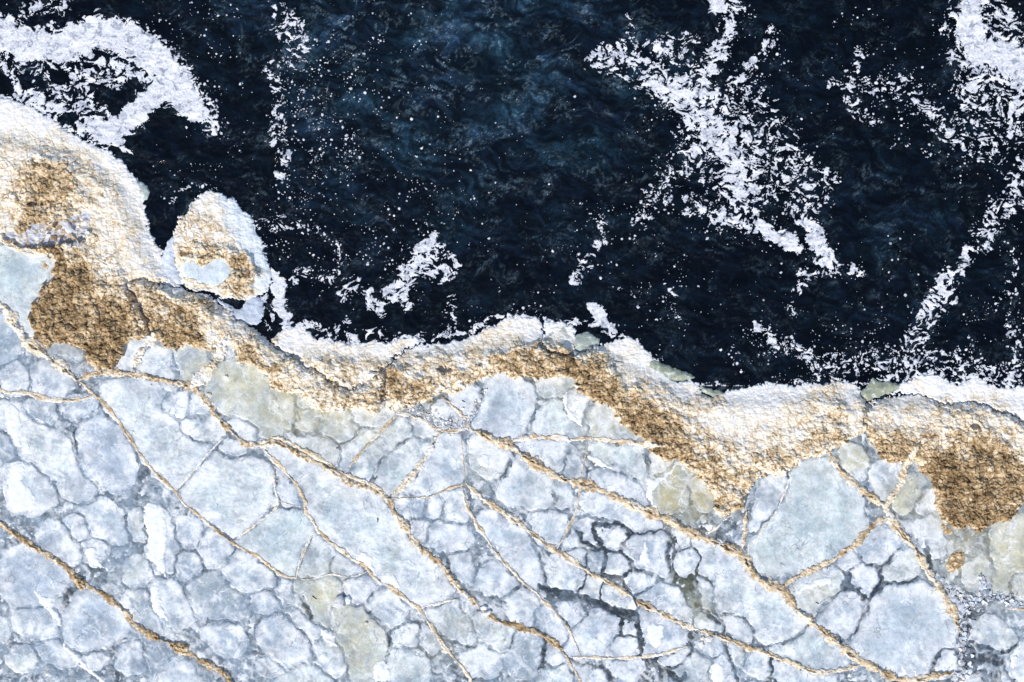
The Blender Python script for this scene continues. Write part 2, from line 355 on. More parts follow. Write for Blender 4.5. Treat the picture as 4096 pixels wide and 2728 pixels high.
def foam_objs():
    x, y = lattice(-58, 1082, -46, 386, 0.52)
    qx = x + 9 * fbm(x / 26, y / 26, 3, 101); qy = y + 9 * fbm(x / 26, y / 26, 3, 105)
    D, S = stroke_field(STROKES, x + 7 * fbm(x / 20, y / 20, 3, 111), y + 7 * fbm(x / 20, y / 20, 3, 115), x, y)
    D = D + .10 * (D > .2) * (D < .98)
    for hx, hy, ra, rb in HOLES:
        if ra: D = D * ss(.7, 1.15, np.hypot((qx - hx) / ra, (qy - hy) / rb))
    n = fbm((qx * .9 + qy * .3) / 7.0, (qy - qx * .2) / 5.4, 4, 121, 0.55)
    f1, f2, _ = worley((qx + 1.5 * fbm(x / 3, y / 3, 2, 127)) / 4.2, (qy + 1.5 * fbm(x / 3, y / 3, 2, 129)) / 3.5, 7)
    n = n - 0.20 * (f2 - f1 - 0.4)
    n = 1 / (1 + np.exp(-5.2 * n))
    n = n + .75 * np.exp(-(f2 - f1) / .12) * ss(-.4, .1, fbm(x / 16, y / 16, 3, 123)) * (1.12 - np.clip(D, 0, 1.12)) * 1.6
    n = n + .09 * np.clip(fbm(x / 2.1, y / 1.8, 3, 125), -1, 1)
    f = (D - n) * 1.0
    Dd, Sd = stroke_field([(a, b, [(p[0], p[1], p[2]) for p in (c if len(c) > 1 else c + [(c[0][0] + 1, c[0][1], c[0][2])])]) for a, b, c in DOTS], x, y)
    Dd = Dd * np.clip(.75 + 4.2 * fbm(x / 24, y / 20, 4, 161), 0.03, 2.2)
    for cell, sd in ((4.3, 3), (2.3, 9)):
        g1, g2, cid = worley(x / cell, y / cell, sd)
        r = (0.11 + 0.27 * R3[cid] ** 3) * (R1[(cid * 7 + 3) & 1023] < Dd * (1.0 if cell > 3 else .6))
        fd = (r - g1 * (0.8 + .4 * R2[cid])) * 1.6
        m = (fd > f) & (r > 0); f = np.where(m, fd, f); S = np.where(m, Sd, S)
    z = waves(x, y) + np.clip(f * 0.22, -0.05, 0.030) + 0.008 * fbm(x / 3, y / 3, 2, 131) * (f > 0)
    inside = f > -0.06
    cells = (inside[1:, 1:] & inside[:-1, :-1] & inside[1:, :-1] & inside[:-1, 1:]) & ((f[1:, 1:] > 0) | (f[:-1, :-1] > 0) | (f[1:, :-1] > 0) | (f[:-1, 1:] > 0))
    th = ss(0.0, 0.35, f)
    c = mix((0.34, 0.38, 0.46), (0.72, 0.74, 0.79), ss(.10, .8, th * .8 + .7 * fbm(x / 14, y / 9, 4, 141) + .5 * fbm(x / 2.5, y / 2.5, 2, 143)))
    c = mix(c, (0.92, 0.93, 0.95), ss(.2, .7, fbm(qx / 20, qy / 8, 4, 151)) * .8)
    for k, lab in enumerate(SLICKS):
        o = grid_obj('sea_foam', x, y, z, cells & (S[:-1, :-1] == k), c, M_foam)
        if o: tag(o, lab, 'foam', kind='stuff')
foam_objs()

# ---------------------------------------------------------------- the ice field: base sheet, floes
LXN, LYN = (-60, 1084), (205, 742)
GX_, GY_ = lattice(*LXN, *LYN, 1.0)
NYG, NXG = GX_.shape
TINT = {'w': (.74, .785, .81), 'l': (.47, .54, .63), 'b': (.57, .64, .70), 'g': (.36, .43, .48), 'c': (.59, .67, .68), 'y': (.60, .62, .55), 'o': (.44, .41, .28), 'p': (.60, .63, .58), 'k': (.20, .24, .29), 's': (.64, .70, .72)}
#  tint, label, outline.  s = streaky wind-blown plate
FLOES = [
 ('w', 'small round white floe between the tan ridge and the picture edge', 'A0 80 250 170 240 240 320 240 420 160 460 60 440 25 340'),
 ('l', 'blue floe wedged in the fork of the flaky cream ridge and the thin low one', 'A0 320 230 430 200 560 260 650 370 620 460 540 500 420 500 300 440 290 330'),
 ('g', 'grey wedge of ice tucked under the dark brown mound at left', 'A0 460 100 500 60 600 30 700 70 730 170 640 160 520 130'),
 ('l', 'narrow blue sliver of ice lying along the flaky cream ridge', 'A0 520 150 640 180 720 250 700 300 620 240 540 190'),
 ('w', 'bright white floe between two cream side ridges under the brown mound', 'A0 1290 260 1330 140 1440 70 1560 140 1630 300 1600 350 1440 330 1310 310'),
 ('y', 'olive yellow floe beside the broad cream side ridge', 'A0 1620 130 1700 70 1850 110 1890 230 1850 320 1740 390 1650 350 1620 240'),
 ('g', 'grey rounded floe just below the thin low ridge at left', 'A0 250 560 500 560 520 650 470 730 360 730 260 650'),
 ('b', 'pale blue floe ending at the sharp bend of the thin dark crack', 'A0 550 560 700 550 880 530 880 620 780 700 680 690 560 650'),
 ('l', 'big oval blue floe with frosty right side beside the long dark crack', 'A0 720 760 880 700 1060 730 1120 830 1180 960 1260 1080 1220 1180 1180 1300 1100 1380 960 1350 860 1280 760 1180 720 1000 700 860'),
 ('s', 'long wind-streaked white plate left of the big oval blue floe', 'A0 0 600 200 600 320 760 600 900 690 1150 850 1340 830 1480 620 1420 480 1290 260 1090 140 1000 60 830 -300 770 -300 600'),
 ('g', 'grey floe cut by the left picture edge beneath the streaked plate', 'A0 -200 780 60 830 130 930 150 1000 110 1090 -200 1100'),
 ('w', 'white and grey patchy plate below the long wind-streaked plate', 'A0 70 1120 200 1090 340 1200 490 1310 510 1440 440 1500 360 1568 100 1568 60 1300'),
 ('s', 'great smooth streaked plate between the dark crack and the tan curving ridge', 'A0 950 420 1100 380 1400 390 1680 430 1480 520 1470 640 1620 700 1700 850 1880 960 1940 1010 1750 1200 1600 1370 1500 1250 1340 1080 1220 880 1100 720 960 560'),
 ('w', 'white squarish floe set in the grey of the great streaked plate', 'A0 1490 520 1600 460 1710 490 1730 620 1680 690 1560 680 1480 620'),
 ('b', 'small pale floe squeezed between a white square floe and the tan curving ridge', 'A0 1750 520 1840 530 1900 640 1900 680 1800 700 1740 680'),
 ('w', 'bright oval floe above the straight thin white ridge', 'A0 1700 740 1830 690 1960 700 2060 830 1980 890 1840 910 1730 880 1690 800'),
 ('w', 'round white-rimmed floe in the elbow of the tan curving ridge', 'A0 2110 760 2200 710 2310 740 2340 840 2280 900 2220 900 2120 830'),
 ('b', 'small scalloped floe at the upper end of the straight thin white ridge', 'A0 2060 960 2130 890 2240 960 2220 1030 2120 1070 2070 1030'),
 ('s', 'broad grey-green plate below the straight thin white ridge', 'A0 1640 1400 1780 1230 1960 1040 2200 1100 A1 0 1090 150 1180 165 1400 185 1480 90 1568 B1 0 90 B0 2354 90 2160 250 1990 130 1850 0'),
 ('c', 'smooth green-blue plate ending in the corner of dark crack and thin cream ridge', 'B1 100 20 250 0 440 10 540 130 480 250 420 380 370 590 280 590 180 540 0 390 B0 2200 290 2220 230 B1 0 130'),
 ('c', 'rounded triangular floe between the short cream ridge and the twisted ridge', 'B1 470 330 560 200 700 350 700 470 640 550 540 600 440 610 390 590 430 450'),
 ('l', 'blue pointed floe inside the closed loop of thin cracks', 'B1 740 420 860 430 900 500 1020 530 950 570 860 590 720 560 710 480'),
 ('y', 'murky olive grey plate with a black twig lying on it', 'B1 340 630 480 620 680 580 760 640 790 740 720 850 660 900 640 1040 520 980 430 900 360 760'),
 ('l', 'small wedge enclosed by thin cream ridges left of the giant pale plate', 'A1 190 1140 280 1260 380 1370 430 1500 300 1480 220 1450 180 1300'),
 ('s', 'giant pale plate stretching diagonally below the double tan ridge', 'A1 100 1000 180 970 300 1050 560 1170 780 1300 960 1380 1100 1450 1190 1510 B1 1250 30 1340 130 1400 250 1440 330 1560 430 1700 560 1790 680 1720 760 1700 820 1520 870 1430 820 1300 700 1200 650 1120 600 1040 520 900 430 760 320 600 170 520 40 A1 480 1530 430 1370 330 1240 240 1130'),
 ('w', 'cloudy white floe just above the crusty brown ridge in the lower left', 'B0 370 150 500 110 620 170 700 280 740 400 650 470 480 380 370 270'),
 ('l', 'small frosted blue floe beneath the white and grey patchy plate', 'B0 600 80 720 50 800 130 830 230 730 270 640 200'),
 ('b', 'smooth blue-grey oval floe below the big oval blue floe', 'B0 780 -60 960 -100 1080 -40 1140 100 1190 240 1000 260 870 190 790 60'),
 ('p', 'pale greenish oval floe touching the left side of the white snow strip', 'B0 1160 90 1250 0 1330 30 1340 180 1350 260 1240 240 1180 170'),
 ('b', 'plain blue floe carrying the tall white snow strip', 'B0 1350 -20 1520 -20 1560 200 1640 320 1600 460 1560 600 1440 540 1370 400 1350 200'),
 ('l', 'round frosted floe left of the dark crack in the lower left field', 'B0 1640 110 1730 50 1830 110 1840 220 1780 290 1690 300 1630 220'),
 ('l', 'clean round blue floe right under the dark crack with its arched dark pocket', 'B0 1890 190 1990 150 2100 230 2130 350 2080 470 1990 500 1880 470 1850 380 1860 280'),
 ('g', 'grey lobed floe between the white snow strip and the clean round blue floe', 'B0 1630 420 1700 390 1780 450 1850 520 1840 580 1740 600 1660 600 1620 500'),
 ('b', 'wide blue floe hanging below the dark crack, white-edged all round', 'B0 2080 460 2150 390 2300 370 B1 60 500 170 620 150 700 0 715 B0 2250 740 2120 680 2060 590'),
 ('g', 'large smooth grey floe below the clean round blue floe', 'B0 1780 650 1850 570 1960 560 2040 620 2120 700 2240 780 2290 860 2260 950 2000 1000 1860 980 1780 850 1740 740'),
 ('l', 'large blunt floe under the crusty brown ridge near the picture edge', 'B0 60 380 200 330 330 350 480 450 600 540 650 640 580 720 480 770 470 860 280 850 130 830 40 740 20 560'),
 ('b', 'frosted oval floe below the large blunt floe at lower left', 'B0 160 960 260 890 420 890 500 960 560 1080 480 1150 330 1150 180 1080 130 1020'),
 ('l', 'largest round blue floe pressed against the crusty brown ridge from below', 'B0 690 790 800 740 960 780 1100 920 1160 1030 1120 1120 980 1200 850 1270 700 1260 600 1170 580 1040 650 900'),
 ('w', 'small floe with a bright snow scrap above the crusty brown ridge', 'B0 780 270 880 260 950 330 920 460 850 470 780 400'),
 ('c', 'small pale green floe above the crusty ridge ringed by a dark groove', 'B0 1170 480 1280 430 1360 500 1380 620 1300 700 1220 690 1150 590'),
 ('p', 'tongue shaped pale floe with its foot on the crusty brown ridge', 'B0 1170 750 1270 710 1360 770 1410 900 1440 1060 1350 1090 1230 1000 1160 880'),
 ('b', 'almond shaped floe with ragged white snow down its left side', 'B0 1380 700 1480 600 1590 640 1700 790 1760 940 1700 1060 1580 1050 1450 920'),
 ('c', 'half round floe cut by the picture edge near the bottom left corner', 'B0 -150 980 50 1020 80 1090 50 1150 -150 1170'),
 ('p', 'cream tinged floe in the rough ice of the bottom left corner', 'B0 100 1300 200 1240 290 1310 300 1420 200 1450 110 1400'),
 ('b', 'rough floe crossed by a white snow vein near the bottom left corner', 'B0 380 1200 520 1190 640 1280 700 1370 600 1400 480 1350 380 1290'),
 ('w', 'little pale floe below the largest round blue floe', 'B0 780 1340 900 1300 960 1360 900 1430 800 1420'),
 ('l', 'squarish blue floe below the crusty ridge with a dark fold beside it', 'B0 1120 1290 1240 1210 1320 1290 1300 1430 1190 1480 1100 1400'),
 ('b', 'pale floe cut by the bottom edge under the knot of the crusty ridge', 'B0 1480 1450 1620 1370 1730 1420 1790 1568 1800 1800 1400 1800 1440 1568'),
 ('k', 'dark slate floe directly under the crusty brown ridge', 'B0 1340 1260 1440 1180 1560 1240 1500 1350 1420 1440 1350 1360'),
 ('b', 'cloudy floe beneath the large smooth grey floe', 'B0 1880 1050 2100 1020 2200 1100 2250 1230 2150 1320 2000 1250 1900 1150'),
 ('l', 'small lavender floe at the left edge of the murky olive plate', 'B1 170 680 260 640 330 700 340 800 230 810 170 740'),
 ('l', 'dark-edged blue floe between grey floe and small lavender floe', 'B1 0 720 140 720 190 800 160 900 60 920 -60 860'),
 ('l', 'big egg shaped blue floe with a crisp dark outline near the bottom edge', 'B1 50 1100 110 1010 230 970 360 1040 460 1150 510 1260 480 1360 370 1420 250 1420 130 1330 60 1210'),
 ('l', 'blue floe above the big egg shaped one, darkened at its right end', 'B1 290 930 400 900 500 1000 570 1060 560 1170 480 1140 340 1010'),
 ('b', 'rounded floe under the white knife-shaped snow sliver', 'B1 540 1240 640 1200 780 1290 830 1400 780 1500 660 1420 560 1370 530 1300'),
 ('l', 'upright oval floe right of the pale boulder of ice', 'B1 860 640 1000 580 1040 660 1040 800 940 860 860 830 820 740'),
 ('b', 'plump blue floe below the twisted ridge and left of its lower bend', 'B1 1080 800 1200 740 1310 800 1360 900 1290 1030 1170 1010 1090 960 1060 870'),
 ('y', 'long yellow-tinged plate running down to the bottom edge', 'B1 770 880 900 870 1020 930 1060 1020 1180 1050 1220 1180 1210 1300 1100 1380 1080 1568 1080 1700 960 1600 870 1400 830 1250 760 1100 680 950'),
 ('w', 'small white-frosted floe below the plump blue floe', 'B1 1280 1130 1400 1070 1500 1100 1480 1220 1370 1230 1270 1200'),
 ('c', 'grey-green speckled floe on the bottom edge beside a bright snow bar', 'B1 1300 1290 1430 1240 1530 1290 1570 1450 1560 1568 1560 1750 1260 1750 1240 1420'),
 ('l', 'small floe between the twisted ridge and a black groove near the bottom', 'B1 1520 1090 1590 1060 1650 1140 1640 1260 1550 1280 1500 1200'),
 ('p', 'greenish frosted floe right of the lower twisted ridge', 'B1 1580 900 1720 880 1880 860 1880 960 1980 1050 2020 1130 1940 1220 1800 1190 1680 1080'),
 ('b', 'tiny round floe under the short black crack', 'B1 1900 850 1960 810 2010 860 1980 920 1910 900'),
 ('p', 'murky speckled floe below the rusty lower ridge and its heap of flakes', 'B1 2060 950 2180 1000 2320 1050 2354 1180 2300 1270 2180 1240 2060 1130 2000 1020'),
 ('w', 'bright oval floe with white crown near the bottom edge', 'B1 1930 1300 2030 1240 2150 1290 2240 1380 2200 1490 2080 1510 1950 1440 1900 1370'),
 ('b', 'round floe with a scalloped shadowed rim right of the tan ridge bend', 'B1 1620 170 1740 110 1880 130 1980 260 1900 340 1820 360 1680 330 1600 260'),
 ('w', 'small pale floe touching the tan ridge at its brown mossy patch', 'B1 1430 130 1540 90 1580 180 1530 230 1440 220'),
 ('b', 'tall floe beside the wide grey shadowed part of the tan ridge', 'B1 1770 400 1920 380 1940 500 2000 600 1960 680 1860 650 1800 530'),
 ('b', 'low wide floe with frost ripples left of the thin tan ridge', 'B1 2020 660 2080 560 2200 500 2300 520 B2 0 640 60 690 0 730 B1 2230 780 2120 750 2030 740'),
 ('b', 'long smooth floe between the two thin tan ridges that part at the star crack', 'B1 2040 60 2150 0 2354 150 B2 80 200 200 440 260 600 200 680 100 620 B1 2330 490 2200 330 2100 180'),
 ('w', 'flat floe just under the thin horizontal tan ridge', 'A1 1270 1470 1400 1450 1560 1460 1540 1568 1380 1590 1290 1560'),
 ('w', 'little cube-like floe beneath the thin horizontal tan ridge', 'A1 1570 1470 1700 1450 1720 1540 1650 1590 1560 1568'),
 ('b', 'floe directly below the star crack, left of the thin descending ridge', 'A1 1740 1400 1870 1360 1920 1480 1930 1568 B1 1880 90 1750 60 A1 1730 1520'),
 ('c', 'smooth plate along the left side of the thick upright cream ridge', 'A1 1100 1180 1190 1060 1400 900 1560 900 1620 930 1540 1060 1440 1200 1300 1360 1220 1400 1100 1270'),
 ('c', 'crinkled plate along the right side of the slanting thin tan ridge', 'A1 900 1130 1010 1000 1140 860 1230 760 1400 740 1440 860 1300 960 1150 1060 1100 1200 1000 1240 880 1200'),
 ('b', 'pale plate between the thick upright cream ridge and the star crack', 'A1 1690 900 1860 860 1890 1000 1900 1200 1860 1300 1740 1330 1580 1400 1380 1400 1450 1300 1600 1060'),
 ('w', 'small bright shard of ice beside the rough transparent ice at the shore', 'A1 1440 750 1560 740 1640 830 1560 900 1460 860'),
 ('y', 'yellow-green floe with a white end under the tan shore bank', 'A1 340 680 440 640 560 690 620 760 560 840 430 830 350 780'),
 ('p', 'large floe with a white lobe under the tan shore bank', 'A1 620 760 720 660 830 640 900 760 880 880 760 930 620 900 590 830'),
 ('w', 'bright floe with a folded edge against the tan shore bank', 'A1 880 600 980 650 1070 690 1180 640 1260 680 1160 780 1020 760 900 720'),
 ('w', 'small white sliver touching the tan shore bank', 'A1 400 540 520 580 510 620 430 600 380 570'),
 ('y', 'wide yellow-green plate between the broad cream side ridge and the tan bank', 'A1 0 300 120 420 300 520 370 620 340 760 300 850 60 850 A0 2300 720 2100 650 1960 520 1900 420 2050 250 2200 180'),
 ('p', 'greenish floe right above the double tan ridge', 'A1 300 860 420 840 570 860 760 940 770 1080 700 1120 520 1020 340 930'),
 ('p', 'brown-stained floe left of the slanting thin tan ridge', 'A1 790 960 900 900 1100 800 1130 860 960 1040 860 1160 780 1120'),
 ('w', 'triangular white floe inside the rough transparent ice near the star crack', 'A1 1650 620 1740 570 1800 680 1780 790 1660 760'),
 ('b', 'tiny pale floe at the meeting point of the short tan ridges', 'A1 1810 680 1900 720 1920 790 1800 790'),
 ('b', 'pale floe with a black twig beneath the tan shore foam', 'A1 1900 430 2010 430 2050 560 2010 660 1940 700 1870 640 1790 520'),
 ('b', 'large smooth pale floe under the middle of the brown shore band', 'A1 2210 330 2300 290 A2 0 340 90 400 210 480 220 600 170 750 70 860 A1 2354 890 2180 850 2020 790 2060 640 2120 480'),
 ('c', 'green-grey plate resting on the horizontal cream ridge', 'A2 270 540 420 540 480 650 560 760 650 800 650 860 450 860 300 870 170 860 200 740 240 620'),
 ('p', 'yellowish plate with a rusty spot under the brown shore band', 'A2 310 330 580 320 560 400 480 480 400 530 290 480 220 430'),
 ('w', 'upright white slab edged with bright snow left of the brown mound', 'A2 490 480 600 460 660 560 670 700 600 700 500 620'),
 ('p', 'smooth ivory floe biting into the big brown mound', 'A2 700 640 840 590 910 600 930 700 1040 800 1150 880 1000 900 760 880 690 800'),
 ('b', 'pointed floe between the horizontal cream ridge and the thick tan ridge', 'A2 60 940 200 910 400 910 510 950 500 1060 460 1200 380 1200 220 1080'),
 ('g', 'small grey triangular floe under the knot of the horizontal cream ridge', 'A2 530 1000 640 1160 620 1260 540 1270 480 1200'),
 ('c', 'banded green and white plate under the horizontal cream ridge', 'A2 730 960 900 950 1060 970 1230 1000 1250 1180 1230 1280 1100 1240 980 1140 830 1080 720 1020'),
 ('w', 'white wedge against the underside of the big brown mound', 'A2 1250 1000 1400 1110 1480 1120 1420 1210 1260 1190'),
 ('b', 'long floe along the upper side of the thick tan ridge', 'A2 760 1200 980 1230 1120 1290 1200 1420 1220 1520 1060 1480 880 1380 740 1320'),
 ('o', 'larger khaki floe under the tip of the big brown mound', 'A2 1380 1260 1540 1110 1640 1160 1650 1400 1560 1520 1440 1568 1340 1480 1310 1360'),
 ('o', 'smaller khaki floe beside the larger one under the brown tip', 'A2 1670 1230 1790 1250 1870 1400 1840 1480 1760 1530 1680 1480 1640 1400'),
 ('w', 'white-patched floe below the rusty start of the thick tan ridge', 'A1 2000 870 2100 930 2320 1020 2330 1080 2290 1220 2200 1260 2050 1200 2000 1100'),
 ('b', 'broad pale floe along the lower side of the thick tan ridge', 'A2 20 1060 160 1140 340 1240 400 1300 360 1480 200 1520 60 1450 A1 2330 1480 2240 1400 2230 1280 2354 1130'),
 ('g', 'narrow dim grey floe beside a black gap under the thick tan ridge', 'A2 420 1270 500 1300 500 1500 400 1500'),
 ('b', 'long low floe under the thick tan ridge with a scalloped lower edge', 'A2 640 1440 740 1400 860 1420 990 1480 1180 1568 B2 1300 90 1350 150 1240 190 1080 130 960 60 A2 700 1540'),
 ('b', 'large rounded floe left of the short side ridge, above the long tan ridge', 'B2 210 80 330 30 450 60 540 130 460 250 400 340 300 260 210 180'),
 ('b', 'curved floe on the right side of the short side ridge', 'B2 560 140 620 220 590 290 520 320 440 340 480 260'),
 ('w', 'bone shaped white floe between black grooves', 'B2 620 120 700 90 740 140 740 240 790 270 780 330 640 290 650 210'),
 ('w', 'round-shouldered white floe right of the bone shaped one', 'B2 770 160 880 110 1020 130 1070 200 1050 290 1000 360 920 340 820 300 760 220'),
 ('l', 'large square lavender floe carrying a white snow triangle', 'B2 1080 220 1200 200 1440 230 1450 350 1420 560 1330 580 1180 530 1050 400 1020 320'),
 ('w', 'small smooth floe just under the thick tan ridge', 'B2 1490 200 1560 180 1650 240 1600 320 1560 350 1500 280'),
 ('w', 'small round white floe beside the dark green melt pocket', 'B2 1530 380 1620 350 1700 400 1710 500 1640 570 1560 530 1520 450'),
 ('s', 'wide rough frosted plate below the thick tan ridge, right of the dark melt pocket', 'B2 1680 270 1760 260 1950 340 2090 410 2090 500 2220 640 2354 720 B3 150 800 260 930 340 1050 260 1160 120 1200 0 1180 B2 2250 1120 2150 960 1960 900 1880 850 1850 640 1740 560 1740 400'),
 ('b', 'egg shaped floe between the dark melt pocket and the wide frosted plate', 'B2 1720 640 1820 620 1860 760 1800 860 1730 850 1700 740'),
 ('b', 'arched floe above the long tan ridge and below a black groove', 'B2 470 370 580 340 690 390 700 480 620 480 540 430'),
 ('g', 'small square greyish floe next to the pear shaped one', 'B2 720 410 830 400 830 560 780 560 710 500'),
 ('w', 'pear shaped white floe outlined in black', 'B2 870 440 900 370 1000 390 1080 500 1020 600 920 630 840 580 840 500'),
 ('l', 'kite shaped floe with black edges above the long tan ridge', 'B2 1020 600 1150 570 1240 560 1330 610 1220 710 1160 740 1080 690'),
 ('w', 'bright cushion shaped floe under the long tan ridge', 'B2 360 460 440 400 560 470 680 570 640 680 540 720 420 680 340 600'),
 ('p', 'dull floe right of the cushion shaped one under the long tan ridge', 'B2 690 590 790 640 820 740 780 800 700 760 640 710'),
 ('p', 'cream smudged floe above the black channel', 'B2 860 700 960 720 1090 800 1050 870 960 900 870 820 840 760'),
 ('w', 'half dome shaped white floe on the upper side of the long tan ridge', 'B2 1220 740 1300 700 1500 720 1560 840 1620 980 1600 1020 1450 940 1260 860 1180 780'),
 ('l', 'big block shaped floe with a faint pencil-straight crack across it', 'B2 1200 900 1350 940 1500 1030 1650 1100 1650 1200 1600 1240 1450 1290 1350 1310 1210 1290 1200 1100'),
 ('l', 'big smooth lavender floe left of the black upright channel', 'B2 600 1060 680 980 800 940 950 980 1010 1080 960 1130 870 1230 820 1320 560 1330 500 1250 520 1140 580 1100'),
 ('p', 'little chip of a floe against the black upright channel', 'B2 1010 1080 1080 1020 1120 1080 1110 1130 1040 1130'),
 ('w', 'white rough floe in the corner of black channel and low cream ridge', 'B2 880 1230 960 1150 1080 1150 1150 1230 1130 1320 900 1320'),
 ('l', 'blotchy floe on the left side of the thin slanting tan ridge', 'B2 240 930 340 880 430 960 500 1060 520 1120 480 1200 400 1190 300 1100 240 1040'),
 ('l', 'small blue floe on the right side of the thin slanting tan ridge', 'B2 400 880 540 870 640 930 640 1010 560 1070 500 990'),
 ('w', 'tall bright egg shaped floe above the rusty lower ridge', 'B1 2300 790 B2 0 740 90 700 180 760 220 880 200 990 120 1030 30 980 B1 2310 900'),
 ('g', 'big floe with a dark grey cloudy centre near the bottom edge', 'B2 70 1130 200 1130 290 1200 290 1380 240 1500 100 1520 0 1480 -20 1230'),
 ('b', 'small heart shaped floe at the end of the rusty lower ridge', 'B2 320 1220 400 1260 470 1320 450 1380 370 1420 310 1370'),
 ('c', 'green-grey floe on the bottom edge below the heart shaped one', 'B2 280 1480 380 1420 500 1420 560 1568 560 1750 260 1750 260 1568'),
 ('b', 'broad floe on the bottom edge right of the thin forked crack', 'B2 560 1400 700 1420 840 1460 880 1568 860 1750 630 1750 630 1568'),
 ('b', 'smooth floe on the bottom edge under the low cream ridge', 'B2 900 1380 1180 1370 1180 1460 1080 1568 1080 1750 930 1750 930 1568 880 1430'),
 ('w', 'frosted floe beneath the right end of the low cream ridge', 'B2 1370 1340 1500 1280 1630 1250 1600 1350 1500 1420 1400 1400'),
 ('p', 'wide clean floe cut by the bottom edge below the heap of ice flakes', 'B2 1520 1430 1640 1310 1760 1310 1810 1400 1800 1568 1800 1750 1540 1750 1480 1500'),
 ('g', 'greyish floe holding the little heap of ice flakes', 'B2 1690 1180 1800 1150 1920 1180 1930 1280 1840 1320 1720 1280'),
 ('p', 'narrow greenish floe below the long tan ridge near its lower end', 'B2 1980 1180 2120 1230 2140 1380 2060 1420 1990 1300'),
 ('b', 'wide floe with a snow spur under the lower end of the long tan ridge', 'B2 2160 1270 2354 1330 B3 0 1400 0 1490 B2 2200 1480 2150 1400'),
 ('b', 'floe with bright snow streaks on the bottom edge beside a winding black groove', 'B2 1840 1400 1940 1330 2040 1430 2080 1568 2060 1750 1830 1750 1830 1568'),
 ('w', 'smooth rounded floe on the upper side of the long tan ridge, below the frosted plate', 'B2 1940 980 2060 940 2170 1010 2200 1100 2140 1190 2000 1130'),
 ('c', 'small cloudy green floe on the upper side of the long tan ridge', 'B2 1700 980 1820 960 1920 1030 1900 1100 1760 1080'),
 ('c', 'smooth wedge floe where the long tan ridge dips to the bottom edge', 'B3 50 1220 200 1240 380 1060 620 1220 720 1330 700 1400 520 1450 400 1440 220 1380 60 1310'),
 ('b', 'floe on the bottom edge beneath the sagging end of the long tan ridge', 'B3 60 1370 300 1440 480 1510 600 1480 590 1568 590 1750 180 1750 180 1568 50 1450'),
 ('c', 'very large smooth pale green plate in the V below the white shore ice', 'A3 240 1210 380 1120 520 1100 600 1200 760 1350 820 1450 850 1568 B3 880 120 820 230 680 350 520 440 320 530 150 560 0 540 B2 2260 520 2210 350 2240 180 A3 100 1568 180 1350'),
 ('w', 'narrow plate left of the thin cream line under the brown tip', 'A3 -20 1300 60 1260 180 1240 150 1400 60 1568 B3 0 60 B2 2230 230 2220 80'),
 ('b', 'round blue-white floe at the top of the pebble-like group of floes', 'B3 870 270 960 210 1080 170 1170 230 1190 320 1130 420 1040 490 900 450 840 350'),
 ('b', 'smallest floe of the pebble-like group, against the feathery ridge', 'B3 700 410 800 380 830 430 760 520 680 510'),
 ('l', 'egg shaped floe in the middle of the pebble-like group', 'B3 770 540 850 480 960 490 1020 590 1020 690 950 770 850 720 770 640'),
 ('p', 'greenish rounded triangle floe at the right of the pebble-like group', 'B3 1050 500 1180 380 1270 330 1340 420 1390 570 1300 640 1150 650 1060 590'),
 ('p', 'half white half grey floe under the feathery ridge', 'B3 210 700 360 610 520 530 640 560 660 650 560 800 500 900 420 970 300 880 240 800'),
 ('l', 'squarish lavender floe below the half grey one', 'B3 450 960 570 820 700 760 820 790 900 860 860 960 820 1060 760 1130 660 1110 560 1050 460 1010'),
 ('b', 'largest floe of the lower right, smooth and grey in its middle', 'B3 1070 710 1250 700 1400 660 1540 740 1640 900 1740 1080 1720 1220 1580 1280 1500 1380 1480 1500 1300 1540 1100 1450 900 1370 790 1250 790 1120 860 1010 920 880 1000 800'),
 ('w', 'small quarter round floe in the lower right corner of the largest floe', 'B3 1510 1420 1560 1340 1660 1270 1700 1320 1690 1450 1590 1490 1500 1510'),
 ('l', 'small wedge with a cream stain beside the rubble strip', 'B3 1680 820 1760 740 1860 790 1820 900 1760 950 1700 890'),
 ('p', 'pale green floe with white crests right of the rubble strip', 'B3 1900 1100 2000 980 2140 1030 2260 1160 2220 1260 2100 1290 1900 1210'),
 ('p', 'round green floe cut by the right picture edge', 'B3 2240 640 2300 550 2450 540 2500 700 2450 780 2280 740'),
 ('w', 'white floe in the bottom right corner', 'B3 2250 1400 2354 1200 2600 1200 2600 1600 2230 1500'),
 ('w', 'tall white plate between the speckled ridge and the dark brown tongue', 'B3 1370 100 1500 0 1540 100 1590 230 1590 380 1500 400 1420 300'),
 ('y', 'olive sliver inside the V of the two flaky ridges', 'A3 720 960 830 980 880 1100 860 1250 800 1230 700 1060'),
 ('b', 'smooth floe inside the V of the two flaky ridges', 'A3 980 1130 1150 1120 1230 1140 1180 1280 1080 1420 1030 1430 970 1300'),
 ('y', 'pale olive floe right of the steeper flaky ridge', 'A3 1290 1240 1400 1250 1450 1330 1330 1500 1220 1568 1190 1500 1250 1380'),
 ('w', 'small white floe touching the dark brown tongue at right', 'A3 1420 1420 1480 1350 1530 1480 1540 1568 1370 1568'),
 ('y', 'big yellow-green plate at the right picture edge', 'B3 2100 110 2354 60 2600 60 2600 500 2354 510 2250 600 2160 780 2060 760 2100 500 2080 280'),
 ('p', 'crumpled pale floe right of the small brown oval patch', 'B3 1830 500 1960 420 2080 500 2080 680 1990 740 1880 740 1830 620'),
 ('c', 'frozen cove of pale blue ice between the headland and the dark brown mound', 'D -400 760 80 700 250 780 480 790 500 900 470 1030 370 1080 340 1180 270 1230 270 1380 320 1500 200 1450 100 1280 0 1170 -400 1170'),
 ('g', 'blue-grey floe in the corner left of the flaky cream ridge', 'D -200 1260 60 1320 150 1480 200 1568 A0 150 100 80 160 0 190 -200 190'),
